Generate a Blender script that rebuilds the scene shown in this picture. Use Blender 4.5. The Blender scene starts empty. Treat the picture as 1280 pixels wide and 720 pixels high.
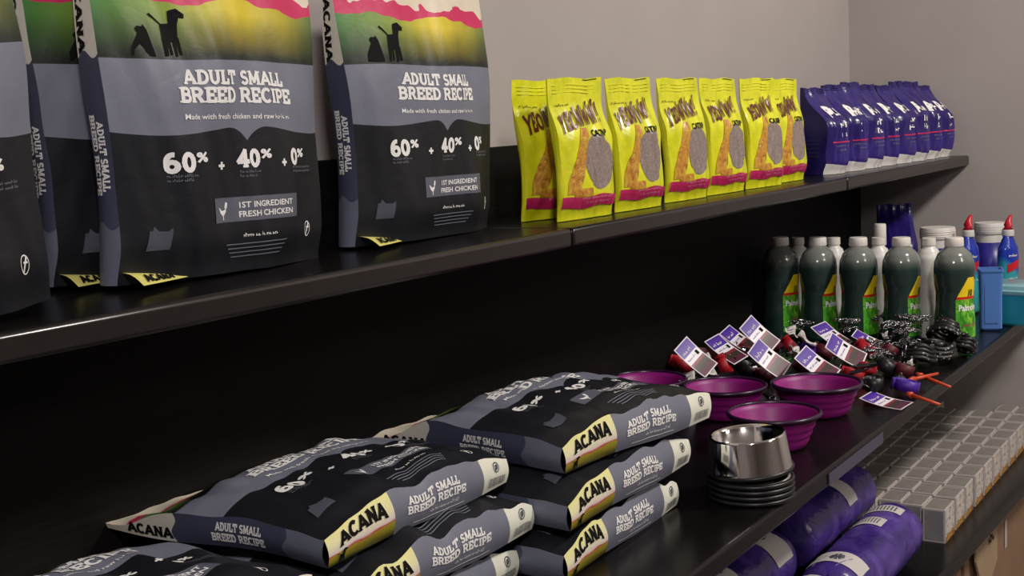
import bpy, bmesh, math, random
from mathutils import Vector, Matrix
random.seed(7)
PI = math.pi
scene = bpy.context.scene
C = scene.collection

# ------------------------------------------------------------------ camera
F = 1600.0
def _rot():
    p, r, y = .1285, -.0495, -1.001
    cp, sp, cy, sy, cr, sr = math.cos(p), math.sin(p), math.cos(y), math.sin(y), math.cos(r), math.sin(r)
    Ry = Matrix(((cy, 0, sy), (0, 1, 0), (-sy, 0, cy)))
    Rx = Matrix(((1, 0, 0), (0, cp, -sp), (0, sp, cp)))
    Rz = Matrix(((cr, -sr, 0), (sr, cr, 0), (0, 0, 1)))
    R = Rz @ Rx @ Ry
    c0, c1, c2 = R.col[0], R.col[1], R.col[2]
    return Matrix(((c0[0], c2[0], -c1[0]), (c0[1], c2[1], -c1[1]), (c0[2], c2[2], -c1[2])))
M = _rot()
CAM = Vector((0, 0, 1.5))
cam_data = bpy.data.cameras.new('camera'); cam = bpy.data.objects.new('camera', cam_data); C.objects.link(cam)
cam_data.sensor_width = 36; cam_data.lens = F / 1280 * 36; cam_data.clip_start = .05; cam_data.clip_end = 50
r0, r1, r2 = Vector(M[0]), -Vector(M[1]), -Vector(M[2])
cam.matrix_world = Matrix(((r0.x, r1.x, r2.x, CAM.x), (r0.y, r1.y, r2.y, CAM.y), (r0.z, r1.z, r2.z, CAM.z), (0, 0, 0, 1)))
scene.camera = cam
def at(px, py, x=None, y=None, z=None):
    d = M.transposed() @ Vector((px - 640, py - 360, F))
    t = (z - CAM.z) / d.z if z is not None else (y / d.y if y is not None else x / d.x)
    return CAM + d * t

# ------------------------------------------------------------------ world, lights, exposure
world = bpy.data.worlds.new('world'); scene.world = world; world.use_nodes = True
world.node_tree.nodes['Background'].inputs[0].default_value = (.55, .5, .5, 1)
world.node_tree.nodes['Background'].inputs[1].default_value = .03
def area(name, loc, target, size, power, col=(1, .93, .86), sy=None):
    l = bpy.data.lights.new(name, 'AREA'); l.energy = power; l.color = col; l.size = size
    if sy: l.shape = 'RECTANGLE'; l.size_y = sy
    o = bpy.data.objects.new(name, l); C.objects.link(o); o.location = loc
    o.rotation_euler = (Vector(target) - Vector(loc)).to_track_quat('-Z', 'Y').to_euler()
    return o
area('lamp_right', (2.9, -.95, 3.15), (2.9, .6, .8), .28, 52)
area('fill_left', (-.7, -.9, 3.1), (1.2, 1.0, 1.2), .35, 44, (1, .94, .95))  # unseen fill light added to brighten the left-facing bag gussets
area('fill_room', (2.2, -2.6, 2.95), (2.4, .4, .7), .5, 20, (1, .94, .9))  # added frontal fill, lifts front faces and the shade under the shelves
scene.view_settings.view_transform = 'Standard'; scene.view_settings.look = 'None'
scene.view_settings.gamma = 1; scene.view_settings.use_curve_mapping = False
scene.view_settings.exposure = 0.0

# ------------------------------------------------------------------ materials
def srgb(r, g, b):
    f = lambda c: (c / 255 / 12.92) if c <= 10 else ((c / 255 + .055) / 1.055) ** 2.4
    return (f(r), f(g), f(b), 1)
class NT:
    def __init__(s, name):
        s.m = bpy.data.materials.new(name); s.m.use_nodes = True
        s.t = s.m.node_tree; s.b = s.t.nodes['Principled BSDF']
    def n(s, typ, **kw):
        x = s.t.nodes.new(typ)
        for k, v in kw.items(): setattr(x, k, v)
        return x
    def l(s, a, b): s.t.links.new(a, b)
    def math(s, op, a, b=None, c=None):
        x = s.n('ShaderNodeMath', operation=op)
        for i, v in enumerate((a, b, c)):
            if v is None: continue
            if isinstance(v, (int, float)): x.inputs[i].default_value = v
            else: s.l(v, x.inputs[i])
        return x.outputs[0]
    def ramp(s, fac, stops, mode='LINEAR'):
        x = s.n('ShaderNodeValToRGB'); r = x.color_ramp; r.interpolation = mode
        while len(r.elements) < len(stops): r.elements.new(.5)
        for e, (p, c) in zip(r.elements, stops): e.position = p; e.color = c
        s.l(fac, x.inputs[0]); return x.outputs[0]
    def mix(s, fac, a, b):
        x = s.n('ShaderNodeMix', data_type='RGBA')
        for sock, v in ((x.inputs[0], fac), (x.inputs[6], a), (x.inputs[7], b)):
            if isinstance(v, (int, float)): sock.default_value = v
            elif isinstance(v, tuple): sock.default_value = v
            else: s.l(v, sock)
        return x.outputs[2]
    def noise(s, scale, detail=3, vec=None, dist=0):
        x = s.n('ShaderNodeTexNoise'); x.inputs['Scale'].default_value = scale; x.inputs['Detail'].default_value = detail
        x.inputs['Distortion'].default_value = dist
        if vec is not None: s.l(vec, x.inputs['Vector'])
        return x.outputs['Fac']
    def uv(s):
        a = s.n('ShaderNodeTexCoord'); b = s.n('ShaderNodeSeparateXYZ'); s.l(a.outputs['UV'], b.inputs[0])
        return b.outputs[0], b.outputs[1], a.outputs['UV']
    def obj(s):
        a = s.n('ShaderNodeTexCoord'); return a.outputs['Object']
    def base(s, c):
        if isinstance(c, tuple): s.b.inputs['Base Color'].default_value = c
        else: s.l(c, s.b.inputs['Base Color'])
    def set(s, rough=.5, metal=0, spec=.5, coat=0):
        s.b.inputs['Roughness'].default_value = rough; s.b.inputs['Metallic'].default_value = metal
        s.b.inputs['Specular IOR Level'].default_value = spec; s.b.inputs['Coat Weight'].default_value = coat
    def bump(s, h, strength=.3, dist=.002):
        x = s.n('ShaderNodeBump'); x.inputs['Strength'].default_value = strength; x.inputs['Distance'].default_value = dist
        s.l(h, x.inputs['Height']); s.l(x.outputs[0], s.b.inputs['Normal'])
def mat(name, col, rough=.5, metal=0, noise=0, scale=30, spec=.5, bump=0, bscale=60, coat=0, trans=0):
    n = NT(name); n.set(rough, metal, spec, coat)
    if noise:
        f = n.noise(scale, 3, n.obj())
        d = tuple(c * (1 - noise) for c in col[:3]) + (1,); e = tuple(min(1, c * (1 + noise)) for c in col[:3]) + (1,)
        n.base(n.ramp(f, [(.3, d), (.7, e)]))
    else: n.base(col)
    if bump: n.bump(n.noise(bscale, 3, n.obj()), bump)
    if trans: n.b.inputs['Transmission Weight'].default_value = trans
    return n.m

def film_bump(n, s=.35):
    # fine crinkle of laminated film
    n.bump(n.noise(26, 4, n.obj(), .6), s, .004)
BLACK = srgb(26, 27, 32); GREY = srgb(118, 120, 134)
def m_bag_front():
    n = NT('bag_front_print'); n.set(.45, spec=.3); u, v, uv = n.uv()
    a = n.math('ABSOLUTE', n.math('SUBTRACT', u, .54))
    k = n.math('MAXIMUM', n.math('SUBTRACT', 1, n.math('DIVIDE', a, .10)), 0)
    k = n.math('MULTIPLY', n.math('POWER', k, 2.2), .045)
    w = n.math('MULTIPLY', n.math('SINE', n.math('MULTIPLY', u, 8.5)), .012)
    v2 = n.math('ADD', n.math('ADD', v, k), w)
    nz = n.noise(9, 3, uv)
    v3 = n.math('ADD', v, n.math('MULTIPLY', n.math('SUBTRACT', nz, .5), .05))
    low = n.ramp(v2, [(0, BLACK), (.436, GREY)], 'CONSTANT')
    hue = n.ramp(u, [(0, srgb(70, 128, 62)), (.28, srgb(140, 160, 60)), (.55, srgb(226, 204, 54)), (.8, srgb(190, 176, 50)), (1, srgb(96, 120, 62))])
    land = n.ramp(v3, [(.665, (.0, .0, .0, 1)), (.74, (.45, .45, .45, 1)), (.80, (1, 1, 1, 1))])
    c1 = n.mix(n.math('MULTIPLY', land, 1), srgb(30, 36, 28), hue)
    v4 = n.math('ADD', v, n.math('MULTIPLY', n.math('SUBTRACT', n.noise(4, 2, uv), .5), .09))
    is_pink = n.math('GREATER_THAN', v4, .825)
    c2 = n.mix(is_pink, c1, srgb(205, 48, 96))
    v5 = n.math('ADD', v, n.math('MULTIPLY', n.math('SUBTRACT', n.noise(6, 2, uv, 1), .5), .13))
    c3 = n.mix(n.math('GREATER_THAN', v5, .872), c2, srgb(226, 214, 190))
    c4 = n.mix(n.math('GREATER_THAN', n.math('ADD', v, n.math('MULTIPLY', u, -.01)), .645), low, c3)
    n.base(c4); film_bump(n); return n.m
def m_gusset():
    n = NT('bag_gusset_print'); n.set(.42, spec=.45); u, v, uv = n.uv()
    w = n.math('MULTIPLY', n.math('SINE', n.math('MULTIPLY', u, 7)), .012)
    n.base(n.ramp(n.math('ADD', v, w), [(0, srgb(104, 108, 124)), (.17, srgb(66, 70, 90)), (.655, srgb(214, 210, 196))], 'CONSTANT'))
    film_bump(n); return n.m
def m_bottom():
    n = NT('bag_bottom_print'); n.set(.42, spec=.45); u, v, uv = n.uv()
    u2 = n.math('ADD', u, n.math('MULTIPLY', n.math('SUBTRACT', v, .5), .02))
    nz = n.noise(7, 2, uv)
    vv = n.math('ADD', v, n.math('MULTIPLY', n.math('SUBTRACT', nz, .5), .25))
    art = n.ramp(vv, [(0, srgb(52, 50, 30)), (.18, srgb(150, 140, 40)), (.33, srgb(178, 160, 48)), (.36, srgb(206, 48, 66)), (.42, srgb(240, 222, 214)), (.6, srgb(238, 232, 190)), (1, srgb(234, 230, 150))])
    n.base(n.mix(n.math('GREATER_THAN', u2, .31), art, n.mix(n.math('GREATER_THAN', u2, .83), GREY, srgb(232, 232, 214))))
    film_bump(n); return n.m
MAT = {}
MAT['front'] = m_bag_front(); MAT['gusset'] = m_gusset(); MAT['bottom'] = m_bottom()
MAT['bagblack'] = mat('bag_black_film', BLACK, .42, bump=.3, bscale=26)
MAT['ink_white'] = mat('white_ink', srgb(238, 236, 232), .75, spec=.15)
MAT['ink_grey'] = mat('grey_ink', srgb(120, 122, 132), .75, spec=.15)
MAT['ink_dim'] = mat('dim_grey_ink', srgb(78, 80, 90), .75, spec=.15)
MAT['ink_black'] = mat('black_ink', srgb(14, 13, 14), .75, spec=.15)
MAT['box_grey'] = mat('grey_panel_ink', srgb(92, 94, 106), .5)
MAT['cream'] = mat('cream_yellow_film', srgb(236, 228, 130), .4, noise=.12, scale=30)
def m_shelf():
    n = NT('espresso_laminate'); n.set(.26, spec=.2)
    x = n.n('ShaderNodeMapping'); x.inputs['Scale'].default_value = (3, 40, 40); n.l(n.obj(), x.inputs[0])
    f = n.noise(6, 4, x.outputs[0])
    n.base(n.ramp(f, [(.3, srgb(11, 9, 10)), (.7, srgb(20, 16, 17))])); n.bump(f, .05); return n.m
MAT['shelf'] = m_shelf()
MAT['shelf_edge'] = mat('shelf_edge_band', srgb(36, 31, 30), .2, noise=.12, scale=20)
def m_panel():
    n = NT('black_woodgrain_panel'); n.set(.6, spec=.15)
    x = n.n('ShaderNodeMapping'); x.inputs['Scale'].default_value = (2, 30, 30); n.l(n.obj(), x.inputs[0])
    f = n.noise(8, 5, x.outputs[0], .5)
    n.base(n.ramp(f, [(.35, srgb(9, 8, 8)), (.75, srgb(18, 15, 14))])); n.bump(f, .15); return n.m
MAT['panel'] = m_panel()
MAT['wall'] = mat('warm_grey_wall_paint', srgb(168, 160, 156), .85, noise=.03, scale=4, bump=.06, bscale=180)
MAT['ceiling'] = mat('ceiling_paint', srgb(200, 196, 190), .9, noise=.02, scale=5)
MAT['floor'] = mat('floor_tile', srgb(112, 104, 96), .4, noise=.15, scale=6)

# ------------------------------------------------------------------ mesh helpers
class G:
    """collects verts / faces of one mesh"""
    def __init__(s): s.v = []; s.f = []; s.uv = []; s.mi = []
    def add(s, vs, fs, uvs=None, mi=0):
        o = len(s.v); s.v += [tuple(v) for v in vs]
        for f in fs:
            s.f.append(tuple(i + o for i in f)); s.mi.append(mi)
            s.uv.append([uvs[i] for i in f] if uvs else [(0, 0)] * len(f))
        return s
    def grid(s, fn, nu, nv, flip=False, mi=0, u0=0, u1=1, v0=0, v1=1):
        vs = []; uvs = []
        for j in range(nv + 1):
            for i in range(nu + 1):
                u = u0 + (u1 - u0) * i / nu; v = v0 + (v1 - v0) * j / nv
                vs.append(fn(u, v)); uvs.append((u, v))
        fs = []
        for j in range(nv):
            for i in range(nu):
                a = j * (nu + 1) + i; q = (a, a + 1, a + nu + 2, a + nu + 1)
                fs.append(q[::-1] if flip else q)
        return s.add(vs, fs, uvs, mi)
    def box(s, x0, x1, y0, y1, z0, z1, mi=0):
        vs = [(x, y, z) for z in (z0, z1) for y in (y0, y1) for x in (x0, x1)]
        return s.add(vs, [(0, 2, 3, 1), (4, 5, 7, 6), (0, 1, 5, 4), (2, 6, 7, 3), (0, 4, 6, 2), (1, 3, 7, 5)], None, mi)
    def lathe(s, prof, n=32, sx=1, sy=1, cx=0, cy=0, a0=0, a1=2 * PI, mi=0, caps=True):
        full = abs(a1 - a0 - 2 * PI) < 1e-6; m = n if full else n + 1
        vs = []; uvs = []
        for j, (r, z) in enumerate(prof):
            for i in range(m):
                a = a0 + (a1 - a0) * i / n
                vs.append((cx + r * sx * math.cos(a), cy + r * sy * math.sin(a), z)); uvs.append((i / n, j / (len(prof) - 1)))
        fs = []
        for j in range(len(prof) - 1):
            for i in range(n):
                i2 = (i + 1) % m; fs.append((j * m + i, j * m + i2, (j + 1) * m + i2, (j + 1) * m + i))
        if full and caps:
            if prof[0][0] > 1e-5: fs.append(tuple(range(m))[::-1])
            if prof[-1][0] > 1e-5: fs.append(tuple((len(prof) - 1) * m + i for i in range(m)))
        return s.add(vs, fs, uvs, mi)
    def tube(s, pts, r, n=8, closed=False, mi=0, flat=1.0):
        pts = [Vector(p) for p in pts]; k = len(pts); vs = []; up = Vector((0, 0, 1))
        for i, p in enumerate(pts):
            a = pts[(i - 1) % k] if closed or i else p; b = pts[(i + 1) % k] if closed or i < k - 1 else p
            t = (b - a).normalized(); x = t.cross(up)
            if x.length < 1e-3: x = t.cross(Vector((0, 1, 0)))
            x.normalize(); y = x.cross(t)
            rr = r[i] if isinstance(r, list) else r
            for q in range(n):
                an = 2 * PI * q / n; vs.append(p + x * rr * flat * math.cos(an) + y * rr * math.sin(an))
        fs = []
        for i in range(k if closed else k - 1):
            for q in range(n):
                a = i * n + q; b = i * n + (q + 1) % n; i2 = (i + 1) % k
                fs.append((a, i2 * n + q, i2 * n + (q + 1) % n, b))
        if not closed: fs += [tuple(range(n)), tuple((k - 1) * n + q for q in range(n))[::-1]]
        return s.add(vs, fs, None, mi)
    def build(s, name, mats, parent=None, smooth=True, bevel=0, weld=0, label=None, solid=0, auto=False):
        me = bpy.data.meshes.new(name); me.from_pydata(s.v, [], s.f)
        if not isinstance(mats, (list, tuple)): mats = [mats]
        for m in mats: me.materials.append(m)
        uvl = me.uv_layers.new(name='UVMap'); d = []
        for u in s.uv:
            for c in u: d += [c[0], c[1]]
        uvl.data.foreach_set('uv', d)
        me.polygons.foreach_set('material_index', s.mi)
        if weld:
            bm = bmesh.new(); bm.from_mesh(me); bmesh.ops.remove_doubles(bm, verts=bm.verts, dist=weld)
            bmesh.ops.recalc_face_normals(bm, faces=bm.faces); bm.to_mesh(me); bm.free()
        if smooth: me.polygons.foreach_set('use_smooth', [True] * len(me.polygons))
        me.update()
        o = bpy.data.objects.new(name, me); C.objects.link(o)
        if parent: o.parent = parent
        if bevel:
            b = o.modifiers.new('bevel', 'BEVEL'); b.width = bevel; b.segments = 2; b.limit_method = 'ANGLE'
        if auto: me.set_sharp_from_angle(angle=math.radians(35))
        if label: o['label'] = label
        return o
def thing(name, label, cat, loc=(0, 0, 0), rot=(0, 0, 0), group=None):
    o = bpy.data.objects.new(name, None); C.objects.link(o); o.empty_display_size = .02
    o.location = loc; o.rotation_euler = rot; o['label'] = label; o['category'] = cat
    if group: o['group'] = group
    return o
def tag(o, label, cat, group=None, kind=None):
    o['label'] = label; o['category'] = cat
    if group: o['group'] = group
    if kind: o['kind'] = kind
    return o
def struct(o): o['kind'] = 'structure'; return o
def dup(root, loc, rot=None, label=None):
    r = root.copy(); C.objects.link(r); r.location = loc
    if rot is not None: r.rotation_euler = rot
    if label: r['label'] = label
    for ch in list(root.children):
        c = ch.copy(); C.objects.link(c); c.parent = r
        for g in ch.children:
            d = g.copy(); C.objects.link(d); d.parent = c
    return r
def sm(a, b, x): t = max(0, min(1, (x - a) / (b - a))); return t * t * (3 - 2 * t)

# ------------------------------------------------------------------ lettering
def arc(cx, cy, rx, ry, a0, a1, n=8):
    return [(cx + rx * math.cos(math.radians(a0 + (a1 - a0) * i / n)), cy + ry * math.sin(math.radians(a0 + (a1 - a0) * i / n))) for i in range(n + 1)]
T = .1
GL = {
 'A': (.86, [[(.1, T), (.43, .95)], [(.43, .95), (.76, T)], [(.22, .34), (.64, .34)]], [(.1, 0), (.76, 0)]),
 'B': (.76, [[(.18, .1), (.18, .9)], [(.18, .92), (.42, .92)] + arc(.42, .72, .2, .2, 90, -90) + [(.18, .52)], [(.42, .52)] + arc(.44, .3, .22, .22, 90, -90) + [(.18, .08)]], [(.16, 0), (.16, 1)]),
 'C': (.78, [arc(.42, .5, .3, .43, 48, 312, 12)], []),
 'D': (.8, [[(.18, .1), (.18, .9)], [(.18, .92), (.34, .92)] + arc(.34, .5, .34, .42, 90, -90) + [(.18, .08)]], [(.16, 0), (.16, 1)]),
 'E': (.72, [[(.18, .1), (.18, .9)], [(.18, .92), (.62, .92)], [(.18, .5), (.5, .5)], [(.18, .08), (.62, .08)], [(.62, .7), (.62, .95)], [(.62, .05), (.62, .3)]], [(.16, 0), (.16, 1)]),
 'F': (.7, [[(.18, .1), (.18, .9)], [(.18, .92), (.62, .92)], [(.18, .5), (.5, .5)], [(.62, .7), (.62, .95)]], [(.18, 0), (.16, 1)]),
 'G': (.82, [arc(.42, .5, .3, .43, 48, 330, 12), [(.7, .1), (.7, .45)], [(.45, .45), (.76, .45)]], []),
 'H': (.86, [[(.18, .1), (.18, .9)], [(.68, .1), (.68, .9)], [(.18, .5), (.68, .5)]], [(.18, 0), (.68, 0), (.18, 1), (.68, 1)]),
 'I': (.4, [[(.2, .1), (.2, .9)]], [(.2, 0), (.2, 1)]),
 'K': (.84, [[(.18, .1), (.18, .9)], [(.22, .42), (.64, .9)], [(.32, .52), (.68, .1)]], [(.18, 0), (.68, 0), (.18, 1), (.66, 1)]),
 'L': (.7, [[(.18, .1), (.18, .9)], [(.18, .08), (.6, .08)], [(.6, .05), (.6, .34)]], [(.16, 0), (.18, 1)]),
 'M': (1.02, [[(.16, .1), (.2, .9)], [(.2, .95), (.5, .2)], [(.5, .2), (.8, .95)], [(.8, .9), (.84, .1)]], [(.16, 0), (.84, 0), (.16, 1), (.84, 1)]),
 'N': (.86, [[(.18, .1), (.18, .9)], [(.18, .95), (.68, .05)], [(.68, .1), (.68, .9)]], [(.18, 0), (.16, 1), (.68, 1)]),
 'O': (.84, [arc(.42, .5, .29, .42, 0, 360, 16)], []),
 'P': (.74, [[(.18, .1), (.18, .9)], [(.18, .92), (.42, .92)] + arc(.42, .68, .22, .24, 90, -90) + [(.18, .44)]], [(.18, 0), (.16, 1)]),
 'R': (.82, [[(.18, .1), (.18, .9)], [(.18, .92), (.42, .92)] + arc(.42, .7, .21, .22, 90, -90) + [(.18, .48)], [(.44, .48), (.66, .08)]], [(.18, 0), (.7, 0), (.16, 1)]),
 'S': (.72, [arc(.37, .71, .22, .21, 30, 270, 8) + arc(.37, .29, .23, .21, 90, -150, 8)], []),
 'T': (.78, [[(.39, .1), (.39, .9)], [(.08, .92), (.7, .92)], [(.08, .68), (.08, .95)], [(.7, .68), (.7, .95)]], [(.39, 0)]),
 'U': (.84, [[(.18, .9), (.18, .4)] + arc(.42, .36, .24, .28, 180, 360) + [(.66, .4), (.66, .9)]], [(.18, 1), (.66, 1)]),
 'W': (1.1, [[(.12, .98), (.32, .05)], [(.32, .05), (.53, .8)], [(.53, .8), (.76, .05)], [(.76, .05), (.98, .98)]], []),
 'Y': (.8, [[(.1, .98), (.4, .5)], [(.4, .5), (.72, .98)], [(.4, .5), (.4, .0)]], []),
 '!': (.36, [[(.18, .98), (.18, .3)], [(.18, .1), (.18, -.02)]], []),
 '0': (.76, [arc(.38, .5, .24, .42, 0, 360, 14)], []),
 '1': (.5, [[(.1, .75), (.26, .95)], [(.26, .95), (.26, .05)], [(.08, .06), (.44, .06)]], []),
 '4': (.8, [[(.5, .05), (.5, .95)], [(.5, .95), (.1, .32)], [(.1, .32), (.72, .32)]], [(.5, 0)]),
 '6': (.76, [arc(.38, .3, .23, .24, 0, 360, 12), [(.15, .32)] + arc(.42, .52, .27, .4, 180, 80, 6)], []),
 '%': (.9, [arc(.22, .74, .13, .17, 0, 360, 8), arc(.68, .26, .13, .17, 0, 360, 8), [(.14, .05), (.76, .95)]], []),
 '+': (.7, [[(.35, .18), (.35, .72)], [(.08, .45), (.62, .45)]], []),
 ' ': (.38, [], []),
}
def strokes_to_quads(pl, th):
    out = []
    for a, b in zip(pl[:-1], pl[1:]):
        dx, dy = b[0] - a[0], b[1] - a[1]; L = math.hypot(dx, dy)
        if L < 1e-6: continue
        ex = min(th * .25, L * .3); ux, uy = dx / L, dy / L; nx, ny = -uy * th / 2, ux * th / 2
        A = (a[0] - ux * ex, a[1] - uy * ex); B = (b[0] + ux * ex, b[1] + uy * ex)
        out.append([(A[0] - nx, A[1] - ny), (B[0] - nx, B[1] - ny), (B[0] + nx, B[1] + ny), (A[0] + nx, A[1] + ny)])
    return out
def text_quads(txt, x, y, h, width=None, th=.2, slab=True, arch=0, aspect=1.0, jitter=0):
    """list of 2D quads; x,y = left baseline; arch lifts the middle of the word"""
    adv = sum(GL[c][0] for c in txt); k = (width / adv) if width else h * aspect
    tot = adv * k; out = []; cx = 0
    for c in txt:
        w, st, ser = GL[c]; qs = []
        for pl in st: qs += strokes_to_quads(pl, th)
        if slab:
            for sx, sy in ser:
                yy = .06 if sy < .5 else .94
                qs.append([(sx - .17, yy - .06), (sx + .17, yy - .06), (sx + .17, yy + .06), (sx - .17, yy + .06)])
        j = random.uniform(-jitter, jitter); sc = 1 + random.uniform(-jitter, jitter) * 1.5
        for q in qs:
            r = []
            for (a, b) in q:
                X = cx + a * k; s = X / tot
                Y = (b * sc + j) * h + arch * (1 - (2 * s - 1) ** 2)
                r.append((x + X, y + Y))
            out.append(r)
        cx += w * k
    return out
_tc = {}
def font_polys(txt, x, y, h, width=None, bold=.015):
    """Blender's own font as filled 2D polygons"""
    if txt not in _tc:
        cu = bpy.data.curves.new('t', 'FONT'); cu.body = txt; cu.size = 1; cu.offset = bold; cu.resolution_u = 2
        o = bpy.data.objects.new('t', cu); C.objects.link(o)
        dg = bpy.context.evaluated_depsgraph_get(); me = bpy.data.meshes.new_from_object(o.evaluated_get(dg))
        vs = [(v.co.x, v.co.y) for v in me.vertices]; fs = [tuple(p.vertices) for p in me.polygons]
        bpy.data.objects.remove(o); bpy.data.curves.remove(cu); bpy.data.meshes.remove(me)
        _tc[txt] = (vs, fs)
    vs, fs = _tc[txt]; W = max(v[0] for v in vs); kx = width / W if width else h / .7; ky = h / .7
    return [[(x + vs[i][0] * kx, y + vs[i][1] * ky) for i in f] for f in fs]
def scrawl(x, y, h, width, seed=1):
    """print too small to read in the photograph: word-length dashes of uneven strokes"""
    r = random.Random(seed); out = []; cx = x
    while cx < x + width - h * .5:
        n = r.randint(2, 6)
        for _ in range(n):
            if cx > x + width - h * .5: break
            a = h * r.uniform(.3, .6); b = h * r.choice((.6, .6, .95)); k = r.random()
            out.append([(cx, y), (cx + a * .35, y), (cx + a * .35, y + b), (cx, y + b)])
            out.append([(cx, y + (b - .2 * h) * k), (cx + a, y + (b - .2 * h) * k), (cx + a, y + (b - .2 * h) * k + .2 * h), (cx, y + (b - .2 * h) * k + .2 * h)])
            cx += a + h * .16
        cx += h * .4
    return out
def rect(x0, y0, x1, y1, n=6, m=1, skew=0):
    out = []
    for i in range(n):
        for j in range(m):
            a = x0 + (x1 - x0) * i / n; b = x0 + (x1 - x0) * (i + 1) / n; c = y0 + (y1 - y0) * j / m; d = y0 + (y1 - y0) * (j + 1) / m
            out.append([(a, c), (b, c), (b, d), (a, d)])
    return out
def ring(cx, cy, r, t, n=16, sx=1):
    out = []
    for i in range(n):
        a = 2 * PI * i / n; b = 2 * PI * (i + 1) / n
        out.append([(cx + sx * r * math.cos(a), cy + r * math.sin(a)), (cx + sx * (r + t) * math.cos(a), cy + (r + t) * math.sin(a)),
                    (cx + sx * (r + t) * math.cos(b), cy + (r + t) * math.sin(b)), (cx + sx * r * math.cos(b), cy + r * math.sin(b))])
    return out
def fan(cx, cy, pts):
    return [[(cx, cy), pts[i], pts[(i + 1) % len(pts)]] for i in range(len(pts))]
def decal(polys, fn, name, m, parent, eps=.0009, label=None, split=.006):
    """lay flat print on the surface fn(x, y) -> point"""
    g = G(); e = 1e-3; fine = []
    for p in polys:
        if len(p) == 4 and split:
            l1 = max(math.dist(p[0], p[1]), math.dist(p[3], p[2])); l2 = max(math.dist(p[1], p[2]), math.dist(p[0], p[3]))
            n1 = max(1, min(12, math.ceil(l1 / split))); n2 = max(1, min(12, math.ceil(l2 / split)))
            L = lambda a, b, t: (a[0] + (b[0] - a[0]) * t, a[1] + (b[1] - a[1]) * t)
            for i in range(n1):
                for j in range(n2):
                    q = [L(L(p[0], p[1], a), L(p[3], p[2], a), b) for a, b in ((i / n1, j / n2), ((i + 1) / n1, j / n2), ((i + 1) / n1, (j + 1) / n2), (i / n1, (j + 1) / n2))]
                    fine.append(q)
        else: fine.append(p)
    for p in fine:
        vs = []
        for (x, y) in p:
            P = Vector(fn(x, y)); a = Vector(fn(x + e, y)) - P; b = Vector(fn(x, y + e)) - P
            n = a.cross(b); n = n.normalized() if n.length > 0 else Vector((0, -1, 0))
            vs.append(P + n * eps)
        g.add(vs, [tuple(range(len(vs)))])
    return g.build(name, m, parent, smooth=False, label=label)

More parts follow.
